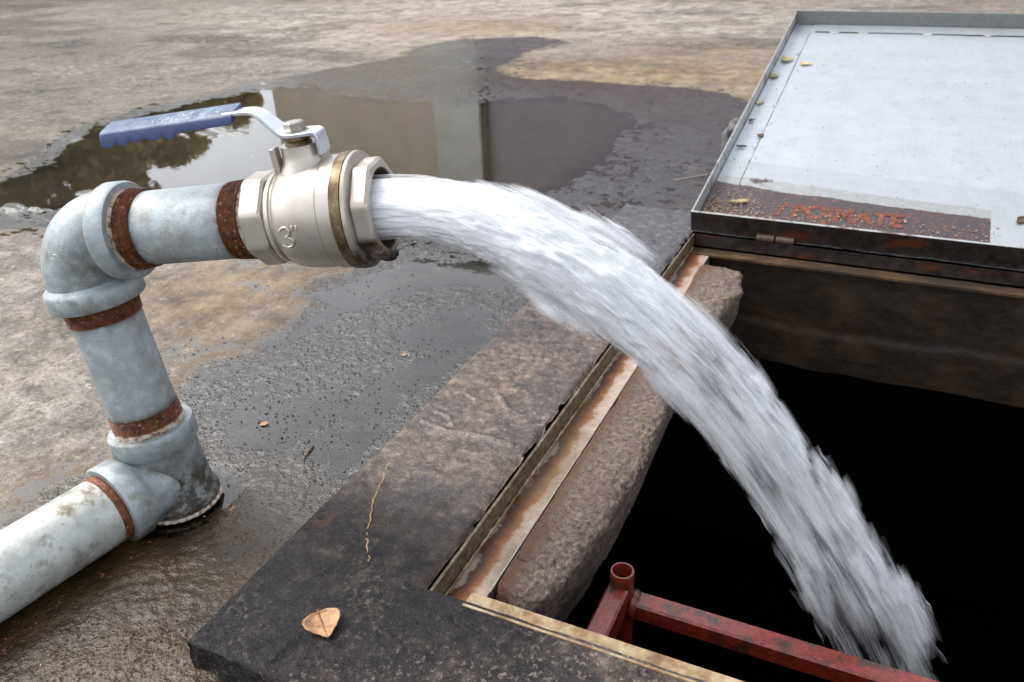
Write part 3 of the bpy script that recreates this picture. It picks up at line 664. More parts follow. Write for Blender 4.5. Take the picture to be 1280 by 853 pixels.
# weld bead in the corner of the angle
bead = [(FX + .0065, y, SZ + .002 + .0006 * math.sin(y * 260)) for y in np.arange(FY0 + .01, FY1 - .01, .006)]
_v, _f = tube(bead, [.0022 + .0006 * math.sin(i * 1.7) for i in range(len(bead))], 8); mesh('weld_bead', _v, _f, MAT['bar'], hf)
plate('rear_upright', (FX + .006, FY1 - .002, 0), (FX1, FY1 - .002, 0), 260, (0, 0, ST - .004), (0, 0, SZ + .0045), 8, MAT['iron'], thick=(0, -.004, 0), seed=3, label='dark rear upright of the frame under the lid hinge')
plate('rear_shelf', (FX + .006, FY1 - .007, SZ), (FX1, FY1 - .007, SZ), 260, (0, 0, 0), (0, -.036, 0), 14, MAT['rearshelf'], thick=(0, 0, -.005), seed=4)
plate('front_bar', (FX + .05, FY0 - .004, ST - .001), (FX1, FY0 - .004, ST - .001), 260, (0, 0, 0), (0, .020, 0), 8, MAT['bar'], thick=(0, 0, -.005), seed=5, label='cream coloured front bar of the frame')
plate('front_upright', (FX + .05, FY0 - .0075, 0), (FX1, FY0 - .0075, 0), 200, (0, 0, ST + .0015), (0, 0, -.01), 6, MAT['bar'], thick=(0, .003, 0), seed=6)

# ============================================================ LID, folded back
LA = rad(11.0); LL = 1.355; LW = 1.32; LH = .045
hinge = V3(FX - .004, FY1 + .012, ST + .004)
ld = V3(0, math.cos(LA), math.sin(LA)); lu = V3(0, -math.sin(LA), math.cos(LA))
def LP(x, y, z): return hinge + X * x + ld * y + lu * z
lid = thing('hatch_lid', 'open pale metal hatch lid folded back with its upturned rim', 'hatch lid', hinge)
# inner panel
nu, nv = 420, 460
u = np.linspace(.002, LW - .002, nu)[:, None]; v = np.linspace(.002, LL - .002, nv)[None, :]
uu, vv = np.broadcast_arrays(u, v)
zz = .004 + .0022 * fbm(uu * 3, vv * 3, seed=120) + np.where((uu > .060), .0025, 0) * sstep(.05, .056, vv) + np.where((uu > .060) & (np.abs(vv - (LL - .075)) < .004), -.0, 0)
zz = zz + .003 * np.exp(-((uu - .0) / .01) ** 2)
rustx = 1 - sstep(.205, .220, vv + .015 * fbm(uu * 5, vv * 2, seed=121) + .085 * uu)
rustx = np.minimum(rustx, 1 - sstep(.606, .611, uu - .0 * vv))
rustx = np.maximum(rustx * .95, .62 * np.exp(-(((uu - .10) / .045) ** 2 + ((vv - .235) / .025) ** 2)))
rustx = np.maximum(rustx, .55 * np.exp(-((uu - .058) / .004) ** 2) * sstep(-.2, .4, fbm(uu * 30, vv * 30, seed=123)))
film = np.clip(1 - sstep(.252, .258, vv + .085 * uu), 0, 1) * np.clip(1 - sstep(.609, .613, uu), 0, 1)  # greyish bands across the panel beyond the rust patch
film = np.maximum(film, .35 * (1 - sstep(.335, .342, vv + .07 * uu)))
pv = hinge + uu[..., None] * X + vv[..., None] * ld + zz[..., None] * lu
panel = mesh('panel', pv.reshape(-1, 3), grid_faces(nu, nv), MAT['lid'], lid, attrs=dict(rust=rustx.ravel(), film=film.ravel()))
def lbox(name, x0, x1, y0, y1, z0, z1, mat, bev=.0008, label=None, parent=lid):
    vs, fs = obox(LP((x0 + x1) / 2, (y0 + y1) / 2, (z0 + z1) / 2), X, ld, lu, (x1 - x0) / 2, (y1 - y0) / 2, (z1 - z0) / 2, bev); return mesh(name, vs, fs, mat, parent, smooth=False, label=label)
lbox('backing_plate', 0, LW, .004, LL, -.0035, -.0005, MAT['lidside'])
lbox('side_flange', -.0035, 0, 0, LL, -.003, LH, MAT['lidside'])
lbox('side_flange', LW, LW + .0035, 0, LL, -.003, LH, MAT['lidside'])
lbox('front_flange', -.0035, LW, -.0045, -.001, -.006, LH, MAT['iron'], label='blackened rusty flange along the hinge side of the lid')
lbox('rear_flange', -.0035, LW, LL, LL + .0035, -.003, LH + .006, MAT['lidback'])
lbox('flange_lip', -.004, LW, -.0052, .0005, LH - .0002, LH + .0012, MAT['lidside'], .0004)
# slot strips, black in place of a gap's shade, with tabs near the far edge, and the folded seam along the left
xs = [.075, .15, .24, .43, .60, .79, .98, 1.17, LW - .03]
for a, b in zip(xs[:-1], xs[1:]):
    lbox('slot_shade', a, b - .028, LL - .079, LL - .071, .0062, .0082, MAT['black'], 0)
for b in xs[1:-1]:
    lbox('weld_tab', b - .028, b, LL - .084, LL - .066, .0062, .0086, MAT['lidside'], .0005)
seam = [LP(.060 + .0006 * math.sin(y * 40), y, .0045) for y in np.linspace(.06, LL - .075, 160)]
_v, _f = tube(seam, [.0016 + .0009 * abs(math.sin(i * 2.3)) for i in range(160)], 6); mesh('seam', _v, _f, MAT['upright'], lid, label='rusty seam down the left of the lid panel')
# hinge barrels
hb0 = unp(948, 294, ST); hx_ = hb0[0] - hinge[0]
for a in (hx_, hx_ + .042):
    _v, _f = lathe(V3(hinge[0] + a, FY1 + .003, ST + .003), X, [(0, .006), (.0005, .0085), (.038, .0085), (.0385, .006)], 20); mesh('hinge_barrel', _v, _f, MAT['hinge'], lid, angle=40)
# rusty lettering lying in the dirt near the hinge side
def text_mesh(body, size):
    c = bpy.data.curves.new('txt', 'FONT'); c.body = body; c.size = size; c.extrude = 0.0; c.resolution_u = 4; c.offset = size * .045
    o = bpy.data.objects.new('txt', c); S.collection.objects.link(o); bpy.context.view_layer.update()
    dg = bpy.context.evaluated_depsgraph_get(); me = bpy.data.meshes.new_from_object(o.evaluated_get(dg))
    vs = np.array([v.co[:] for v in me.vertices]); fs = [tuple(p.vertices) for p in me.polygons]
    bpy.data.objects.remove(o); return vs, fs
def thick_text(vs, fs, place, th):
    """place maps (x,y,h)->world; gives the flat glyphs real thickness"""
    n = len(vs); top = [place(x, y, th) for x, y, _ in vs]; bot = [place(x, y, 0) for x, y, _ in vs]
    from collections import Counter
    ec = Counter(); ed_ = []
    for f in fs:
        for a, b in zip(f, f[1:] + f[:1]): ec[frozenset((a, b))] += 1; ed_.append((a, b))
    F_ = list(fs) + [tuple(i + n for i in f[::-1]) for f in fs]
    for a, b in ed_:
        if ec[frozenset((a, b))] == 1: F_.append((b, a, a + n, b + n))
    return top + bot, F_
tv, tf = text_mesh('/ POJMATE', .082)
tw = tv[:, 0].max() - tv[:, 0].min(); tv[:, 0] -= tv[:, 0].min(); tv[:, 0] *= .272 / tw
_v, _f = thick_text(tv, tf, lambda x, y, h: LP(.168 + x, 0.088 + y * .95, .0072 + h), .0006)
mesh('rust_lettering', _v, _f, MAT['rustmark'], lid, smooth=False, label='worn rust brown capital letters near the hinge edge')

def lambda_bk():
    t = min(np.linspace(0, LL, 600), key=lambda t: abs(onproj(LP(0, t, -.003))[1] - 148)); q = LP(0, t, -.004); return V3(q[0] - .004, q[1], q[2] * .5)
def onproj(p):
    c = R.T @ (np.asarray(p) - V3(0, 0, CAMH)); return PC + F * c[:2] / c[2]
# broken concrete lump that props the lid
def rock(name, c, r, seed, mat, sq=(1, 1, 1), n=40, parent=None, amp=.35):
    th = np.linspace(0, math.pi, n)[:, None]; ph = np.linspace(0, 2 * math.pi, 2 * n, endpoint=False)[None, :]
    d = np.stack([np.sin(th) * np.cos(ph), np.sin(th) * np.sin(ph), np.cos(th) + 0 * ph], -1)
    q = np.sign(d) * np.abs(d) ** .6
    k = 1 + amp * fbm(d[..., 0] * 1.6 + seed, d[..., 1] * 1.6, d[..., 2] * 1.6, seed=seed, octv=4)
    v = V3(*c) + q * k[..., None] * V3(*sq) * r
    return mesh(name, v.reshape(-1, 3), grid_faces(n, 2 * n, wrap_v=True), mat, parent, attrs=dict(rust=np.zeros(v.shape[0] * v.shape[1]), dark=np.full(v.shape[0] * v.shape[1], .0)))
bk = lambda_bk()
prop = rock('broken_block', bk, .058, 7, m_simple('old_block_concrete', (.09, .09, .09), .7, 0, .6, 30, 1), (1.0, 1.25, max(.5, bk[2] / .058)))
tag(prop, 'dark broken concrete block wedged under the left edge of the lid', 'concrete block')

def smooth_path(pts, k=3):
    pts = [np.array(p, float) for p in pts]
    for _ in range(k):
        q = [pts[0]]
        for a, b in zip(pts[:-1], pts[1:]): q += [a * .75 + b * .25, a * .25 + b * .75]
        q.append(pts[-1]); pts = q
    return pts
# ============================================================ PIPEWORK
RB = V3(-.8807, .632, .1401); RT = V3(-.9030, .632, .3048); rd = nrm(RT - RB)
EC = RB + rd * .262                       # where the two pipe axes meet
VO = V3(-.5469, .7345, .4404)
pd = nrm(VO - EC); PLEN = np.linalg.norm(VO - EC)
foot = RB - rd * ((RB[2]) / rd[2])
pipe = thing('water_pipe', 'galvanised steel pipe rising from the ground with a lever valve gushing water', 'pipe', foot)
r0 = .0445
def gr(vs, f): return dict(grime_dark=np.clip([f(np.array(p)) for p in vs], 0, 1))  # vertex mask: grime, and plain darkening on some undersides
# low pipe on the ground
LA_ = unp(166, 603, .048); LB_ = unp(-2, 706, .048); gd = nrm(LB_ - LA_); gs = foot + rd * .050
LA_ = gs + gd * .02; LEN = 1.4
vs, fs = tube([LA_ + gd * t for t in np.linspace(0, LEN, 60)], .0475, 64)
o_ = mesh('ground_pipe', vs, fs, MAT['gpipe'], pipe, attrs=gr(vs, lambda p: .75 * sstep(.035, .004, p[2])), label='weathered pipe lying on the wet ground', angle=40)
# tee at the foot
tee_top = RB - rd * .014
tl = np.linalg.norm(tee_top - foot) 
prof = [(-.035, .050), (.002, .053), (.004, .0575), (.010, .0585), (.016, .0565), (.020, .0535), (.05, .0520), (tl - .036, .0520), (tl - .030, .0535), (tl - .026, .0575), (tl - .004, .0580), (tl, .0565), (tl + .0005, .047)]
vs, fs = lathe(foot, rd, prof, 72)
side = nrm(np.cross(rd, gd))
tee = mesh('tee_fitting', vs, fs, MAT['cast'], pipe, attrs=gr(vs, lambda p: 1.25 * sstep(.125, .03, p[2]) * sstep(-.035, .045, (p - foot) @ nrm(V3(.9, -.25, 0)) ) + .9 * sstep(.02, .0, p[2]) * (p[0] > foot[0] - .02)), angle=50)
vs, fs = lathe(gs, gd, [(-.01, .0492), (.050, .0496), (.060, .053), (.064, .0575), (.088, .0580), (.0915, .056), (.092, .049)], 72)
mesh('branch_socket', vs, fs, MAT['cast'], tee, attrs=gr(vs, lambda p: .9 * sstep(.05, .008, p[2])), angle=50)
vs, fs = lathe(gs, gd, [(.091, .0485), (.096, .0495), (.098, .048), (.101, .0492), (.103, .0475)], 64); mesh('branch_thread', vs, fs, MAT['thread'], tee)
# lime ring at the foot
ringp = [foot + rd * .006 + .0578 * (math.cos(a) * X + math.sin(a) * Y) for a in np.linspace(-2.2, .75, 60)]
vs, fs = tube(ringp, [.0022 + .0012 * abs(math.sin(i * .9)) for i in range(60)], 8); mesh('lime_crust', vs, fs, MAT['tape'], tee)
# riser
def threads(o, d, t0, t1, ra, rb, mat, name, parent, pitch=.0022):
    n = max(2, int(round(abs(t1 - t0) / pitch))); pr = []
    for i in range(n):
        f = i / n; r = ra + (rb - ra) * f; t = t0 + (t1 - t0) * f
        pr += [(t, r - .0009), (t + pitch * .22, r - .0009), (t + pitch * .55, r + .0004)]
    vs, fs = lathe(o, d, pr, 96); d_ = nrm(d); return mesh(name, vs, fs, mat, parent, angle=30, attrs=dict(ax=[(np.array(p) - o) @ d_ * 1000 for p in vs]))
zg = dict()
RL = np.linalg.norm(EC - tee_top)
vs, fs = lathe(tee_top, rd, [(.029 + (RL - .135) * f, r0) for f in (0, .02, .05, .09, .15, .3, .5, .7, .85, .91, .95, .98, 1)], 96)
mesh('riser_pipe', vs, fs, MAT['galv'], pipe, attrs=gr(vs, lambda p: .0 + .9 * math.exp(-(((p - tee_top) @ rd) - .030) / .007) + .8 * math.exp(-((RL - .110) - ((p - tee_top) @ rd)) / .005)), angle=40)
threads(tee_top, rd, -.004, .009, .0475, .0465, MAT['tape'], 'thread_sealant', pipe)
threads(tee_top, rd, .008, .030, .0462, .0450, MAT['thread'], 'riser_thread', pipe)
EB = .060      # elbow: distance from the corner to the sockets' inner ends
# elbow body
a0 = EC - rd * EB; a1 = EC + pd * EB
path = []
for t in np.linspace(0, 1, 24):
    ang = t * math.pi / 2; cen = EC - rd * EB + pd * EB
    path.append(cen - pd * EB * math.cos(ang) + rd * EB * math.sin(ang))
vs, fs = tube([a0 - rd * .004] + path + [a1 + pd * .004], .0515, 72, up=(0, 1, 0))
elb = mesh('elbow_fitting', vs, fs, MAT['cast'], pipe, attrs=gr(vs, lambda p: .55 * sstep(-.01, -.05, (p - EC) @ nrm(rd * .6 - pd)) ), angle=50)  # darker towards the inner corner of the bend
for oo, dd_ in ((a0, -rd), (a1, pd)):
    vs, fs = lathe(oo, dd_, [(-.006, .0500), (-.001, .0525), (.002, .0575), (.006, .0590), (.024, .0590), (.027, .0570), (.0272, .048)], 72)
    mesh('socket_band', vs, fs, MAT['cast'], elb, attrs=gr(vs, lambda p: 0), angle=50)
threads(a0, -rd, .025, .051, .0475, .0455, MAT['thread'], 'riser_thread', pipe)
threads(a1, pd, .026, .033, .0490, .0475, MAT['tape'], 'thread_sealant', pipe)
threads(a1, pd, .032, .053, .0490, .0455, MAT['thread'], 'nipple_thread', pipe)
# raised foundry mark on the elbow
def on_elbow(x, y, h):
    cen = EC - rd * EB + pd * EB; a = A5 + x / .11
    base = cen - pd * EB * math.cos(a) + rd * EB * math.sin(a); out = nrm(base - cen); tilt = T5 + y / .0515
    return base + (out * math.sin(tilt) + V3(0, -1, 0) * math.cos(tilt)) * (.0513 + h)
def onproj0(p):
    c = R.T @ (np.asarray(p) - V3(0, 0, CAMH)); return PC + F * c[:2] / c[2]
def elbow_at(a, tl):
    cen = EC - rd * EB + pd * EB; base = cen - pd * EB * math.cos(a) + rd * EB * math.sin(a); out = nrm(base - cen); n_ = out * math.sin(tl) + V3(0, -1, 0) * math.cos(tl); return base + n_ * .0513, n_
A5, T5 = min(((a, t) for a in np.linspace(.1, 1.4, 40) for t in np.linspace(-1.2, 1.2, 60)), key=lambda q: np.hypot(*(onproj0(elbow_at(*q)[0]) - (70, 322))) + (1e3 if elbow_at(*q)[1] @ (V3(0, 0, CAMH) - elbow_at(*q)[0]) < 0 else 0))
def relief(name, lines, place, r, mat, parent):
    mb = MB()
    for ln in lines:
        P_ = smooth_path([np.array(q, float) for q in ln], 2); P_ = [place(q[0], q[1], .0002) for q in P_]
        mb.add(*tube(P_, [r * .7] + [r] * (len(P_) - 2) + [r * .7], 10))
    return mb.build(name, mat, parent)
five = [[(.006, .009), (-.004, .009), (-.004, .009), (-.005, .001), (-.005, .001), (.002, .002), (.006, -.003), (.002, -.009), (-.006, -.008)]]
relief('raised_number', [[(-b * .8, a * .8) for a, b in l] for l in five], on_elbow, .0011, m_simple('galvanised_relief', (.5, .54, .55), .45, .4), elb)
# nipple pipe to valve. stations along the axis measured from EC
def S_px(px, r):   # station along the pipe whose near side (radius r) projects on a given photo column
    tow = V3(0, 0, CAMH) - (EC + pd * .3); tow = nrm(tow - (tow @ pd) * pd)
    best = min(np.linspace(0, .55, 1101), key=lambda t: abs((lambda c: PC[0] + F * c[0] / c[2])(R.T @ (EC + pd * t + tow * r - V3(0, 0, CAMH))) - px)); return float(best)
s1 = S_px(275, .0445); s2 = S_px(296, .0445); sh0 = S_px(295, .055); sh1 = S_px(324, .055); sb0 = S_px(330, .055); sb1 = S_px(408, .063); sf0 = S_px(411, .064); sbr = S_px(425, .066); sf1 = S_px(431, .065); so1 = S_px(459, .056)
vs, fs = lathe(EC, pd, [(.108 + (s1 - .112) * f, r0) for f in (0, .02, .05, .09, .15, .3, .5, .7, .85, .91, .95, .98, 1)], 96); mesh('pipe_nipple', vs, fs, MAT['galv'], pipe, attrs=gr(vs, lambda p: .9 * math.exp(-(((p - EC) @ pd) - .112) / .006) + .9 * math.exp(-((s1 - .004) - ((p - EC) @ pd)) / .006) + .45 * sstep(-.02, -.045, (p - EC) @ frame_of(pd)[2])), angle=40)  # grime at the threaded ends, and a darker underside
threads(EC, pd, s1 - .004, sh0 - .004, .0452, .0468, MAT['thread'], 'nipple_thread', pipe)
threads(EC, pd, sh0 - .005, sh0 + .002, .0468, .0470, MAT['tape'], 'thread_sealant', pipe)
# scratches of rust on the nipple
# ---- valve
vm_ = (sb0 + sb1) / 2
prof = [(sh1 - .004, .047), (sh1 + .001, .0475), (sb0 - .002, .0525), (sb0 + .003, .0535), (sb0 + .004, .0515), (sb0 + .006, .0515), (sb0 + .009, .0550), (sb0 + .014, .0580), (sb0 + .026, .0610), (vm_ + .002, .0625), (sb1 - .014, .0625), (sb1 - .0134, .0618), (sb1 - .0122, .0618), (sb1 - .0112, .0642), (sf0, .0645), (sf0 + .0005, .06)]
vs, fs = lathe(EC, pd, prof, 96, up=(0, 0, 1)); valve = mesh('ball_valve', vs, fs, MAT['nickel'], pipe, attrs=gr(vs, lambda p: 0), angle=30, label='sand cast nickel plated ball valve marked 3 inch')
def octo(t0, t1, r, name, hole=None, grime_dark=None):
    c = .003
    pr = [(t0, r - c), (t0 + c, r), (t1 - c, r), (t1, r - c)]
    if hole: pr += [(t1, hole), (t1 - .03, hole - .001)]
    o_, d_, s_, u_ = EC, *frame_of(pd)
    vs = []; fs = []; per = 12; n = 8 * per
    for i, (t, rr_) in enumerate(pr):
        for k in range(n):
            a = 2 * math.pi * k / n + math.pi / 8
            if hole and i >= 4: rad_ = rr_
            else:
                m = ((a - math.pi / 8) % (math.pi / 4)) - math.pi / 8; flat = rr_ * math.cos(math.pi / 8) / math.cos(m); rad_ = min(flat, rr_ * .985)
            vs.append(o_ + d_ * t + rad_ * (math.cos(a) * s_ + math.sin(a) * u_))
    for i in range(len(pr) - 1):
        for k in range(n): a = i * n + k; b = i * n + (k + 1) % n; fs.append((a, b, b + n, a + n))
    fs.append(tuple(range(n))[::-1])
    if not hole: fs.append(tuple(range((len(pr) - 1) * n, len(pr) * n)))
    return mesh(name, vs, fs, MAT['nickel'], valve, attrs=gr(vs, grime_dark or (lambda p: 0)), angle=22)
octo(sh0, sh1, .0555, 'inlet_hexagon')
dn = -frame_of(pd)[2]; _fr = frame_of(pd)[1]; _fr = -_fr if _fr @ V3(0, -1, 0) < 0 else _fr; dn2 = nrm(dn + .55 * _fr)
octo(sf1 + .0005, so1, .0585, 'outlet_hexagon', hole=.0455, grime_dark=lambda p: 1.5 * sstep(.030, .052, (p - EC) @ dn2))
vs, fs = lathe(EC, pd, [(sf0 + .0002, .0645), (sf0 + .001, .0662), (sbr - .001, .0665), (sbr, .065)], 96); mesh('brass_ring', vs, fs, MAT['brass'], valve, angle=35)
vs, fs = lathe(EC, pd, [(sbr - .0003, .0648), (sbr + .0006, .0664), (sf1 - .001, .0655), (sf1, .064), (sf1 + .001, .056)], 96); mesh('end_flange', vs, fs, MAT['nickel'], valve, attrs=gr(vs, lambda p: 1.4 * sstep(.045, .060, (p - EC) @ dn2)), angle=35)
pr = []
for i in range(12): pr += [(so1 - .029 + i * .0024, .0452), (so1 - .0278 + i * .0024, .0436)]
vs, fs = lathe(EC, pd, pr, 72, cap0=False, cap1=False); mesh('outlet_thread', vs, fs, MAT['brass'], valve)
# rust clot under the outlet
ck = rock('rust_clot', EC + pd * (sf1 + .010) + nrm(dn - .0 * pd) * .056, .009, 21, m_simple('black_rust', (.02, .011, .008), .45, 0, .5, 90), (1.5, .9, .7), 18, parent=valve)
# 3" mark wrapped on the body
dA, sA, uA = frame_of(pd)
front = -sA if (-sA) @ (V3(0, 0, CAMH) - EC) > sA @ (V3(0, 0, CAMH) - EC) else sA
def on_body(x, y, h):
    al = rad(-4) + y / .0625; rr_ = .0622 + h
    return EC + pd * (sb0 + .030 + x) + (front * math.cos(al) + uA * math.sin(al)) * rr_
relief('size_mark', [[(-.012, .007), (-.008, .0115), (-.003, .0115), (0, .008), (-.001, .003), (-.006, .0005), (-.006, .0005), (.0, -.001), (.002, -.006), (-.001, -.011), (-.007, -.0125), (-.012, -.009)], [(.0045, .013), (.0035, .0075)], [(.0095, .013), (.0085, .0075)]], on_body, .0013, m_simple('nickel_relief', (.62, .57, .51), .35, .7), valve)
# neck, stops, gland, bolt
vc = EC + pd * (sb0 + .038); un = nrm(uA)
vs, fs = lathe(vc, un, [(.045, .034), (.055, .029), (.064, .0235), (.072, .0215), (.082, .021), (.0825, .016)], 48, up=tuple(pd)); neck = mesh('stem_neck', vs, fs, MAT['nickel'], valve, attrs=gr(vs, lambda p: 0), angle=40)
for sg, hh_ in ((-1, .020), (1, .026)):
    c = vc + un * (.066 if sg < 0 else .070) + pd * (.0255 * sg) + front * (.012 if sg < 0 else -.004)
    vs, fs = obox(c, pd, front, un, .0035, .007, .017, .0012); mesh('stop_lug', vs, fs, MAT['nickel'], valve, attrs=gr(vs, lambda p: 0), smooth=False)
vs, fs = lathe(vc, un, [(.080, .0145), (.083, .0155), (.086, .013), (.088, .0155), (.092, .0150), (.0925, .010)], 40, up=tuple(pd)); mesh('gland', vs, fs, MAT['brass'], valve, angle=40)
# lever: strap bent from thick strip. local x = along -pd (towards the elbow), z = un
lev = nrm(-pd); HZ = .094
def strap(pts, w, th, name, mat):
    P_ = [vc + lev * a + un * b for a, b in pts]; vs = []; fs = []; N = len(P_)
    for i, p in enumerate(P_):
        d = nrm(P_[min(i + 1, N - 1)] - P_[max(i - 1, 0)]); nz = np.cross(d, front); nz = nz if nz @ un > 0 else -nz
        if abs(nz @ un) < .15: nz = nz if nz @ pd > 0 else -nz
        ww = w[i] if hasattr(w, '__len__') else w; b = .0008
        for (a, c) in ((-1, -1), (1, -1), (1, 1), (-1, 1)):
            pass
        ring = [(-ww + b, -th), (ww - b, -th), (ww, -th + b), (ww, th - b), (ww - b, th), (-ww + b, th), (-ww, th - b), (-ww, -th + b)]
        for a, c in ring: vs.append(p + front * a + nz * c)
    for i in range(N - 1):
        for k in range(8): a = i * 8 + k; b_ = i * 8 + (k + 1) % 8; fs.append((a, b_, b_ + 8, a + 8))
    fs.append(tuple(range(8))[::-1]); fs.append(tuple(range((N - 1) * 8, N * 8)))
    return mesh(name, vs, fs, mat, valve, angle=35)
lp = smooth_path([(-.0275, HZ - .024), (-.0275, HZ - .006), (-.025, HZ), (-.012, HZ), (.004, HZ), (.013, HZ + .001), (.024, HZ + .012), (.036, HZ + .025), (.045, HZ + .029), (.060, HZ + .029), (.075, HZ + .029)], 2)
wl = [float(np.interp(p[0], [-.03, -.02, 0, .015, .04, .08], [.0125, .0165, .0185, .0165, .0125, .0115])) for p in lp]
strap(lp, wl, .0021, 'lever', MAT['zinc'])
# bolt
vs, fs = lathe(vc, un, [(HZ + .002, .0115), (HZ + .0035, .0118), (HZ + .011, .0118), (HZ + .0125, .0100), (HZ + .0128, .004)], 6, up=tuple(pd)); mesh('bolt', vs, fs, MAT['steel'], valve, smooth=False)
vs, fs = lathe(vc, un, [(HZ + .0018, .0145), (HZ + .003, .0145)], 32, up=tuple(pd)); mesh('washer', vs, fs, MAT['steel'], valve, angle=40)
# grip: dipped vinyl channel with finger scallops along the far/lower edge
def grip():
    L0, L1 = .062, .232; n = 220; vs = []; fs = []; top = []; mark = []
    zt = HZ + .029
    for i in range(n):
        f = i / (n - 1); a = L0 + (L1 - L0) * f
        e = min(1, f / .012, (1 - f) / .02); e = math.sqrt(max(0, 1 - (1 - e) ** 2)) * .3 + .7
        wN = .0158 * e; tN = .0042 * e
        sc = 0
        if f > .42: ph = (f - .42) / .58 * 5.0; sc = abs(math.sin(math.pi * (ph + .12 * math.sin(ph * 2.1)))) ** .8 * (.75 + .25 * math.sin(ph * 1.7 + 1))
        drop = (.0062 + .0066 * (sc if f > .42 else 0) * 1.0) * (sstep(.0, .04, f) * .4 + .6) * e
        b = .0022
        base = vc + lev * a + un * (zt - .004 * f)
        pts = [(-wN, -drop), (-wN, tN - b), (-wN + b, tN), (-wN * .3, tN + .0004), (wN * .3, tN + .0004), (wN - b, tN), (wN, tN - b), (wN, -drop), (wN - b * 1.2, -drop - .0006), (wN - b * 1.3, -tN), (-wN + b * 1.3, -tN), (-wN + b * 1.2, -drop - .0006)]
        for q, (x, z) in enumerate(pts):
            x, z = x * .97 - z * .24, z * .97 - x * .24
            vs.append(base + front * x + un * z); top.append(1.0 if q in (2, 3, 4, 5) else (.15 if q in (1, 6) else 0)); mark.append(1.0 if q in (3, 4) and .12 < f < .62 else 0)
    m = 12
    for i in range(n - 1):
        for k in range(m): a = i * m + k; b_ = i * m + (k + 1) % m; fs.append((a, b_, b_ + m, a + m))
    fs.append(tuple(range(m))[::-1]); fs.append(tuple(range((n - 1) * m, n * m)))
    return mesh('grip', vs, fs, MAT['grip'], valve, attrs=dict(top=top, mark=mark), angle=60, label='worn blue vinyl lever grip with scalloped underside')
grip()

# ============================================================ WATER JET
JV = 1.72; ja, je = rad(13.5), rad(9)
j0 = EC + pd * (so1 - .022)
jd = V3(math.cos(ja) * math.cos(je), math.sin(ja) * math.cos(je), math.sin(je))
def jpos(t): return j0 + jd * JV * t - Z * 4.9 * t * t
def jdir(t): return nrm(jd * JV - Z * 9.8 * t)
TT = np.linspace(-.002, .44, 420)
JR_t = [0, .02, .049, .089, .126, .156, .19, .215, .235, .259, .283, .305, .329, .355, .40, .44]; JR_r = [.0415, .0412, .0395, .042, .047, .047, .043, .038, .034, .030, .027, .026, .029, .036, .045, .052]
def jet_layer(name, rs, na, seed, amp, mat, parent, edge0=0.0):
    n = len(TT); v = np.zeros((n, na, 3)); fl = np.zeros((n, na, 3)); al = np.zeros((n, na)); eg = np.zeros((n, na))
    th = np.linspace(0, 2 * np.pi, na, endpoint=False)
    for i, t in enumerate(TT):
        c = jpos(t); d = jdir(t); s = nrm(np.cross(d, Z)); u = np.cross(s, d); s_len = JV * t + 3.2 * t * t
        r = np.interp(t, JR_t, JR_r) * rs; g = sstep(.015, .12, t) 
        n1 = fbm(s_len * 9 + np.zeros(na), np.cos(th) * 1.3 + 5, np.sin(th) * 1.3, seed=seed, octv=3)
        n2 = fbm(s_len * 26 + np.zeros(na), np.cos(th) * 4.5, np.sin(th) * 4.5, seed=seed + 5, octv=3)
        n3 = fbm(s_len * 40 + np.zeros(na), np.cos(th) * 14, np.sin(th) * 14, seed=seed + 9, octv=2)
        k = 1 + amp * (g * (.34 + .45 * sstep(.18, .36, t)) * n1 + (.05 + .26 * g + .25 * sstep(.2, .36, t)) * n2 + (.03 + .07 * g) * n3)
        rr_ = r * k
        v[i] = c + (np.cos(th) * rr_)[:, None] * s + (np.sin(th) * rr_ * .92)[:, None] * u
        fl[i] = np.stack([np.full(na, s_len), np.cos(th), np.sin(th)], -1); al[i] = np.clip(t / .44, 0, 1)
        eg[i] = edge0
    fs = grid_faces(n, na, wrap_v=True)
    return mesh(name, v.reshape(-1, 3), fs, mat, parent, attrs=dict(flow=fl.reshape(-1, 3), along=al.ravel(), edge=eg.ravel()))
jet = thing('water_jet', 'white gush of water arcing from the valve down into the dark pit', 'water jet', j0)
jet_layer('core', .84, 144, 300, .8, MAT['water'], jet)
jet_layer('outer_sheet', .96, 144, 320, 1.0, MAT['spray'], jet)
rng = np.random.RandomState(5)
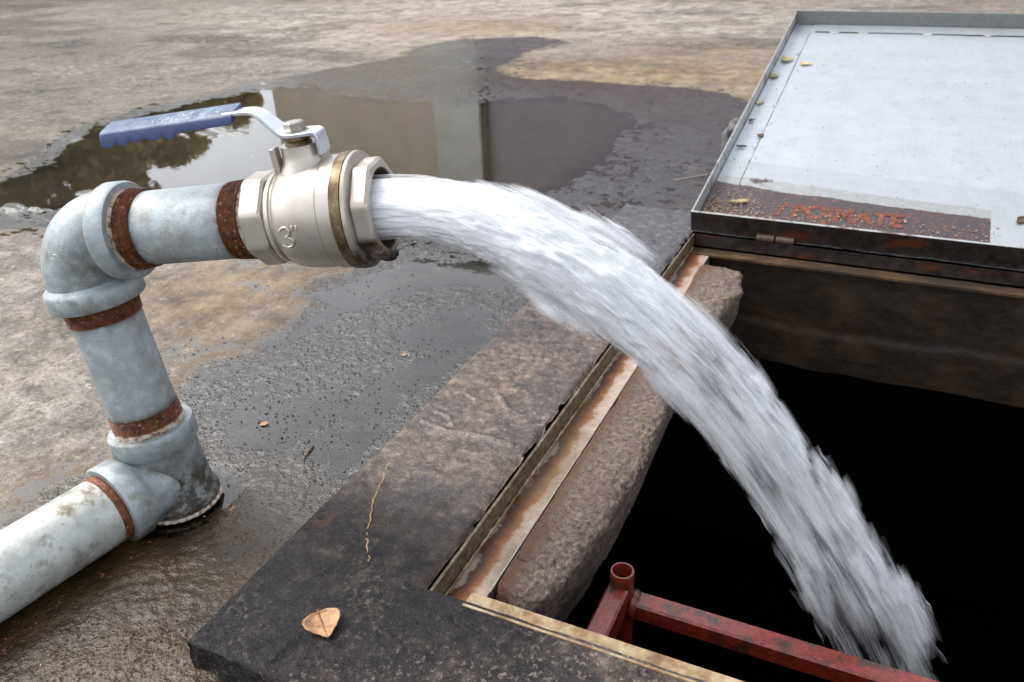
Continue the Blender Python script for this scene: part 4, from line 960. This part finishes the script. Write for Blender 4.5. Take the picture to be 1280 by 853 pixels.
def ribbons(N, name, mat):
    """thin sheets of broken water torn off the stream, thinning to nothing at their borders"""
    vs = []; fs = []; fl = []; al = []; eg = []; K = 9; m = 5
    for q in range(N):
        t0 = .02 + rng.rand() ** .75 * .40; dt = (.012 + .026 * rng.rand())
        a = rng.rand() * 2 * np.pi; g = float(sstep(.02, .12, t0)); low = float(sstep(.19, .34, t0))
        clump = float(fbm(t0 * 30 + 3, math.cos(a) * 1.5, math.sin(a) * 1.5, seed=401, octv=2))
        cl_ = None
        if q < 620:
            tc, ac, off_ = [(.232, 1.45, 1.05), (.262, 1.3, 1.25), (.292, 1.35, 1.75), (.322, 1.5, 1.55), (.268, -1.6, 1.05), (.335, -1.4, 1.3), (.348, 1.2, 1.9), (.10, -1.9, .95)][q % 8]
            t0 = tc + .006 * rng.randn(); a = ac + .22 * rng.randn(); cl_ = off_ + .13 * rng.randn(); dt = .010 + .010 * rng.rand(); low = float(sstep(.19, .34, t0))
        elif rng.rand() > (.22 + 1.6 * max(0, clump)) * (1 - .78 * low): continue
        rr0 = np.interp(t0, JR_t, JR_r) * (.80 + g * .14 * rng.rand() + g * (.65 + .9 * low) * max(0, clump) + low * .45 * rng.rand() ** 3)
        if cl_: rr0 = float(np.interp(t0, JR_t, JR_r)) * cl_
        wd = (.003 + .009 * rng.rand() ** 1.5) * (.5 + .9 * g + .5 * low); roll = rng.randn() * .9; spread = (.10 * rng.rand() - .02) * g
        b = len(vs)
        for i in range(K):
            f = i / (K - 1); t = t0 + dt * f; c = jpos(t); d = jdir(t); s = nrm(np.cross(d, Z)); u = np.cross(s, d)
            aa = a + .10 * f * math.sin(q); out = s * math.cos(aa) + u * math.sin(aa); tn = -s * math.sin(aa) + u * math.cos(aa)
            p = c + out * rr0 * (1 + spread * f); wv = tn * math.cos(roll) + out * math.sin(roll); n_ = out * math.cos(roll) - tn * math.sin(roll)
            for k in range(m):
                h = k / (m - 1) * 2 - 1
                vs.append(p + wv * wd * h * (1 - .25 * f) + n_ * wd * .35 * (1 - h * h) + n_ * .0008 * math.sin(f * 9 + q))
                e = 1 - (1 - h * h) * math.sin(math.pi * f) ** .8
                fl.append((JV * t + q * .37, math.cos(aa) + h * wd * 18, math.sin(aa) + h * wd * 18)); al.append(low); eg.append(e)
        for i in range(K - 1):
            for k in range(m - 1): fs.append((b + i * m + k, b + i * m + k + 1, b + (i + 1) * m + k + 1, b + (i + 1) * m + k))
    return mesh(name, vs, np.array(fs), mat, jet, attrs=dict(flow=np.array(fl), along=al, edge=eg, solid=np.ones(len(vs))))
st_ = ribbons(6500, 'spray', MAT['ribbon']); st_['kind'] = 'stuff'

# ============================================================ RED STEEL BAR in the pit
bz = -.035
b0 = unp(776, 727, bz); b1 = unp(1150, 853, bz)
rb = thing('support_bar', 'wet red painted steel bar crossing the pit near its front edge', 'steel bar', b0)
xb = b0[0]; yb = b0[1]
hw = .0165
def rbox(x0, x1, y0, y1, z0, z1, name, bev=.003, n=1):
    vs, fs = wbox(x0, x1, y0, y1, z0, z1, bev); return mesh(name, vs, fs, MAT['red'], rb, smooth=False)
rbox(xb + .012, FX1 - .01, yb, yb + .028, bz - .062, bz - .034, 'cross_bar')
rbox(xb - .018, xb + .010, FY0 + .012, yb + .008, bz - .055, bz - .012, 'side_arm')
vs, fs = lathe(V3(xb - .002, yb + .012, bz - .34), Z, [(0, .016), (.336, .016), (.346, .016), (.3475, .0152), (.3475, .0128), (.310, .0128)], 40); mesh('upright_tube', vs, fs, MAT['red'], rb, angle=40)
vs, fs = lathe(V3(xb + .010, yb + .014, bz - .048), X, [(0, .019), (.006, .021), (.012, .017)], 20); mesh('weld_bead', vs, fs, MAT['red'], rb)

# ============================================================ LEAVES AND LITTER
def leaf(name, c, size, yaw, mat, label, group=None, curl=.25, aspect=.85, nor=Z, heart=True, stem=True, seed=0):
    nor = nrm(nor); ax = nrm(np.cross(Y, nor)); ay = np.cross(nor, ax)
    e1 = ax * math.cos(yaw) + ay * math.sin(yaw); e2 = -ax * math.sin(yaw) + ay * math.cos(yaw); c = V3(*c)
    n, m = 22, 15; vs = np.zeros((n, m, 3)); 
    for i in range(n):
        f = i / (n - 1); wd = aspect * .5 * math.sin(math.pi * min(1, f ** .72)) ** .75 * (1 + (.06 if heart else .35) * float(vnoise(f * 7, seed)))
        for j in range(m):
            g_ = (j / (m - 1) - .5) * 2
            back = -.09 * abs(g_) ** 1.2 * (1 - f) * (1 if heart else 0)
            z = curl * (.35 * g_ * g_ * wd + .22 * (f - .5) ** 2 + .04 * math.sin(6 * g_ + seed) * abs(g_)) + .035 * abs(math.sin(f * 15 - abs(g_) * 5)) * (1 if abs(g_) > .08 else .1)
            vs[i, j] = c + (e1 * (f - .5 + back) + e2 * g_ * wd + nor * (z + .015)) * size
    top = vs.reshape(-1, 3); bot = top - nor * .0004; N = n * m; gf = grid_faces(n, m)
    fs = [tuple(f) for f in gf] + [tuple((f + N)[::-1]) for f in gf]
    for i in range(n - 1): a = i * m; fs += [(a, a + N, a + m + N, a + m)]; a = i * m + m - 1; fs += [(a, a + m, a + m + N, a + N)]
    o = mesh(name, np.concatenate([top, bot]), fs, mat); 
    # origin at its centre
    o.location = Vector(c); me = o.data; co = np.zeros(len(me.vertices) * 3, np.float32); me.vertices.foreach_get('co', co); co = co.reshape(-1, 3) - c.astype(np.float32); me.vertices.foreach_set('co', co.ravel()); me.update()
    tag(o, label, 'leaf' if 'leaf' in name else 'litter', group)
    if stem:
        pts = [c + e1 * size * (-.5 + .9 * f) + nor * size * (.034 + curl * .22 * (f - .55) ** 2) for f in np.linspace(-.18, 1, 14)]
        v_, f_ = tube(pts, [.0008 * (1.3 - f) for f in np.linspace(0, 1, 14)], 6); mesh('midrib', v_, f_, mats['rib'], o)
    return o
mats = dict(tan=m_leaf('dry_tan_leaf', (.24, .11, .045), (.52, .31, .16)), rib=m_simple('leaf_rib', (.20, .07, .03), .6), olive=m_leaf('dry_olive_leaf', (.28, .24, .07), (.45, .40, .17)),
            cream=m_leaf('dry_cream_leaf', (.52, .43, .22), (.66, .58, .36)), brown=m_leaf('dark_brown_leaf', (.05, .03, .018), (.12, .07, .04)), green=m_leaf('green_bit', (.05, .12, .05), (.09, .2, .08)), red=m_leaf('red_seed', (.22, .03, .015), (.4, .08, .03)))
lc = unp(405, 785, ST + .001)
leaf('dry_leaf', lc, .037, rad(-38), mats['tan'], 'dry tan heart-shaped leaf lying on the dark slab', curl=.9, aspect=1.08, seed=1)
def lidpt(px, py):
    r = R @ np.array([px - PC[0], py - PC[1], F]); o = V3(0, 0, CAMH); return o + r * ((hinge + lu * .0075 - o) @ lu) / (r @ lu)
for px, py, sz, yw, mt, lb, asp in [(984, 75, .05, 20, 'olive', 'curled olive leaf on the lid seam, uppermost at the left', .8), (1008, 81, .05, 5, 'cream', 'cream dry leaf on the lid panel right of the seam', .5),
                                (968, 95, .05, 60, 'olive', 'folded olive leaf between the lid seam and left rim', .55), (951, 128, .05, 65, 'cream', 'slim pale leaf sliver on the lid left margin', .25),
                                (927, 184, .035, 10, 'brown', 'short dark brown twig on the lid left margin', .3), (939, 151, .018, 30, 'brown', 'tiny dark seed pod on the lid left margin', .8),
                                (951, 170, .028, 60, 'brown', 'brown crumb stuck on the lid seam halfway down', .7), (1278, 276, .05, 60, 'brown', 'rust brown leaf at the right edge of the lid by the stain', .5),
                                (925, 254, .06, 18, 'cream', 'tan leaf sliver in the rusty dirt at the hinge corner', .25)]:
    p = lidpt(px, py); leaf('dry_leaf' if 'leaf' in lb else 'seed_litter', p, sz * .78, rad(yw), mats[mt], lb, curl=.5 + (px * 7 % 11) * .12, aspect=asp, nor=lu, heart=False, stem=False, seed=px)
# grit scattered over the lid's dirty corner, one speckle mass
def grit(name, pts, rmin, rmax, mat, seed, nor=Z):
    rg = np.random.RandomState(seed); vs = []; fs = []
    for p in pts:
        r = rmin + (rmax - rmin) * rg.rand() ** 2; b = len(vs); a = rg.rand(6) * .6 + .7; rot = rg.rand() * 6
        ds = [V3(math.cos(rot), math.sin(rot), 0), V3(-math.sin(rot), math.cos(rot), 0), V3(-math.cos(rot), -math.sin(rot), 0), V3(math.sin(rot), -math.cos(rot), 0), V3(0, 0, .8), V3(0, 0, -.5)]
        for d, k in zip(ds, a): vs.append(np.array(p) + d * r * k)
        for i in range(4): fs.append((b + i, b + (i + 1) % 4, b + 4)); fs.append((b + (i + 1) % 4, b + i, b + 5))
    return mesh(name, vs, fs, mat, smooth=False)
rg = np.random.RandomState(8)
pp = [LP(x, y, .008) for x, y in zip(.01 + .62 * rg.rand(700) ** 2.2, .06 + .075 * rg.rand(700) ** 1.5)] + [LP(.01 + .12 * rg.rand(), .05 + .14 * rg.rand(), .007) for _ in range(300)] + [LP(.060 + .012 * rg.randn(), .1 + 1.2 * rg.rand(), .007) for _ in range(60)]
tag(grit('grit', pp, .0008, .0035, m_leaf('rusty_grit', (.13, .06, .035), (.42, .30, .22)), 3), 'rusty grit scattered along the hinge side of the lid', 'grit', kind='stuff')
pp = []
for _ in range(420):
    t = rg.rand() ** .8 * .62; off = .046 + abs(rg.randn()) * .012; sdv = nrm(np.cross(gd, Z)); sdv = sdv if sdv[0] > 0 else -sdv
    p = LA_ + gd * (t + .05) + sdv * off; pp.append((p[0], p[1], .002))
tag(grit('debris', pp, .0008, .0032, mats['red'], 5), 'red brown seed debris lying in the angle under the pipe', 'debris', kind='stuff')
pp2 = [p for p in pp if rg.rand() < .3]; pp2 = [(p[0] + .004 * rg.randn(), p[1] + .004 * rg.randn(), p[2]) for p in pp2]
tag(grit('soil', pp2 + [(TB[0] + .066 * math.cos(a) + .006 * rg.randn(), TB[1] + .066 * math.sin(a) + .006 * rg.randn(), -.004) for a in rg.rand(160) * 6.28], .001, .005, mats['brown'], 6), 'dark soil crumbs around the pipe foot', 'soil', kind='stuff')
for px, py, sz, mt, lb in [(163, 661, .010, 'green', 'small green leaf beside the ground pipe near the tee'), (128, 690, .009, 'green', 'small green leaf under the ground pipe left of the first'), (122, 682, .013, 'cream', 'pale leaf scrap tucked under the ground pipe'),
                           (292, 637, .012, 'tan', 'little orange leaf on wet ground right of the pipe foot'), (505, 444, .010, 'tan', 'little tan leaf on the pitted wet ground beside the slab'),
                           (330, 530, .012, 'tan', 'brownish leaf scrap under the wet film between pipe and slab'), (79, 794, .007, 'tan', 'orange speck of leaf on the wet ground at lower left')]:
    p = unp(px, py, .001); leaf('small_leaf', (p[0], p[1], .001), sz, rad(rg.rand() * 360), mats[mt], lb, curl=.4, aspect=.9, stem=False, heart=False, seed=px)
# straws and twigs
def twig(pts_px, r, mat, name, label, z=.002, wig=.0):
    P_ = [unp(x, y, z) for x, y in pts_px]; P_ = smooth_path(P_, 2)
    P_ = [p + V3(rg.randn(), rg.randn(), 0) * wig for p in P_]
    v_, f_ = tube(P_, [r * (.6 + .5 * rg.rand()) for _ in P_], 7); o = mesh(name, v_, f_, mat); tag(o, label, 'twig'); return o
straw = m_simple('dry_straw', (.5, .42, .28), .6)
twig([(45, 815), (50, 828), (52, 838)], .0006, straw, 'straw', 'short dry straw standing alone on wet ground at lower left')
twig([(26, 814), (33, 806), (40, 803)], .0005, straw, 'straw', 'thin pale straw left of the short dry straw')
twig([(50, 748), (58, 751), (64, 749), (62, 744)], .0009, straw, 'straw', 'bent white straw beside the ground pipe debris')
twig([(845, 225), (862, 222), (885, 218)], .0012, straw, 'straw', 'long pale straw lying left of the lid', z=.003)
twig([(382, 590), (378, 575), (388, 562), (392, 556)], .0014, mats['brown'], 'twig', 'dark bent twig on wet ground beside the slab')
twig([(487, 578), (478, 600), (474, 612), (466, 626), (464, 645), (461, 660), (458, 680), (461, 703)], .0012, MAT['root'], 'root', 'pale thin root running down the slab surface', z=ST + .0001, wig=.0011)
# flake of red rust chips by the far edge of the slab
pp = [unp(715 + 14 * rg.randn(), 268 + 5 * rg.randn(), .003) for _ in range(130)]
tag(grit('rust_chips', pp, .001, .006, m_rust('rust_chip', 60, .6), 9), 'heap of red rust chips near the slab behind the jet', 'rust chips', kind='stuff')
pp = []
for _ in range(260):
    x, y = rg.rand() * 420 + 240, rg.rand() * 330 + 380
    p = unp(x, y, .001)
    if p[0] < SX0 - .01: pp.append(p)
pp += [unp(rg.rand() * 900, rg.rand() * 110, .003) for _ in range(220)]
gp = []
while len(gp) < 1500:
    p = unp(rg.rand() * 560 + 200, rg.rand() * 330 + 340, .0003)
    if p[0] < SX0 - .008 and p[1] < 1.5 and float(fbm(p[0] * 9, p[1] * 14, seed=611, octv=3)) + .25 * rg.randn() > .02 and np.hypot(p[0] - TB[0], p[1] - TB[1]) > .07: gp.append(p)
tag(grit('grit', gp, .0003, .0026, m_simple('wet_grit', (.035, .032, .03), .35), 12), 'dark wet grit dotted through the thin water film beside the slab', 'grit', kind='stuff')
tag(grit('pebbles', pp, .0007, .0028, m_simple('pebble', (.09, .075, .06), .6), 10), 'tiny dark pebbles scattered over the concrete ground', 'pebbles', kind='stuff')

# ============================================================ SURROUNDINGS seen only as reflections in the puddle
BY = 10.5
bl = thing('building', 'long plain building with beige wall, pale pillar and dark wall across the yard', 'building', (-2, BY, 0))
def bbox_(name, x0, x1, y0, y1, z0, z1, col, label=None, rough=.8):
    vs, fs = wbox(x0, x1, y0, y1, z0, z1, .02); return mesh(name, vs, fs, m_simple('render_' + name + str(round(x0, 1)).replace('-', 'm').replace('.', 'p'), col, rough, 0, .12, 2, .2), bl, smooth=False, label=label)
ex = lambda az: BY * math.tan(rad(az))
bbox_('wall', ex(-41.6), ex(-30.9), BY, BY + 6, 0, 4.1, (.78, .66, .54), 'beige wall left of the pillar')
bbox_('pillar', ex(-30.9), ex(-27.8), BY - .12, BY + 5.9, 0, 4.15, (.8, .8, .74))
bbox_('wall', ex(-27.8), 6.5, BY + .02, BY + 6, 0, 4.05, (.42, .37, .43), 'dark grey wall right of the pillar')
bbox_('drainpipe', ex(-27.8) + .02, ex(-27.8) + .10, BY - .1, BY, 0, 4.0, (.04, .04, .04))
bbox_('roof', ex(-41.6) - .3, 6.8, BY - .35, BY + 6.3, 4.17, 4.32, (.3, .3, .3))
leafm = m_leaf('tree_foliage', (.16, .14, .03), (.40, .33, .10)); bark = m_simple('bark', (.12, .09, .06), .9, 0, .3, 8)
def tree(az, dist, h, r, seed, label, group='trees across the yard'):
    x, y = dist * math.sin(rad(az)), dist * math.cos(rad(az)); t = thing('tree', label, 'tree', (x, y, 0), group); rg_ = np.random.RandomState(seed)
    base = V3(x, y, 0); vs, fs = tube([base, base + V3(.1, 0, h * .3), base + V3(-.05, .1, h * .6), base + V3(0, 0, h * .85)], [.16, .12, .08, .03], 10)
    mb = MB(); mb.add(vs, fs)
    cl = []
    for i in range(34):
        a = rg_.rand() * 6.28; q = rg_.rand(); z = h * (.28 + .66 * rg_.rand()); rr_ = r * (.35 + .65 * rg_.rand()) * math.sin(math.pi * min(.98, max(.1, (z / h - .12)))) 
        p = base + V3(math.cos(a) * rr_, math.sin(a) * rr_, z); cl.append((p, r * (.22 + .2 * rg_.rand())))
        v_, f_ = tube([base + V3(0, 0, z * .6), base * .5 + p * .5 + V3(0, 0, -.1 + z * 0), p], [.05, .03, .012], 5); mb.add(v_, f_)
    mb.build('trunk', bark, t)
    P_ = []
    for p, cr_ in cl:
        d = rg_.randn(800, 3); d /= np.linalg.norm(d, axis=1)[:, None]; P_.append(p + d * (cr_ * rg_.rand(800, 1) ** .4) * V3(1, 1, .75))
    P_ = np.concatenate(P_); n = len(P_); a = rg_.randn(n, 3); a /= np.linalg.norm(a, axis=1)[:, None]; b = np.cross(a, rg_.randn(n, 3)); b /= np.linalg.norm(b, axis=1)[:, None]
    s = (.06 + .08 * rg_.rand(n, 1)); q = np.stack([P_ - a * s, P_ + b * s * .5, P_ + a * s, P_ - b * s * .5], 1).reshape(-1, 3)
    mesh('crown', q, np.arange(n * 4).reshape(-1, 4), leafm, t, smooth=False)
for i, (az, di, h, r, lb) in enumerate([(-45.0, 17, 3.0, .9, 'smaller green tree standing next to the building'), (-50.5, 16, 3.6, 1.6, 'broad olive tree, second from the building'), (-57, 15, 4.1, 2.2, 'wide leafy tree, third from the building'),
                                        (-64, 15, 5.0, 2.3, 'tall leafy tree, fourth from the building'), (-70, 15, 6.0, 2.5, 'large tree farthest from the building')]):
    tree(az, di, h, r, 50 + i, lb)
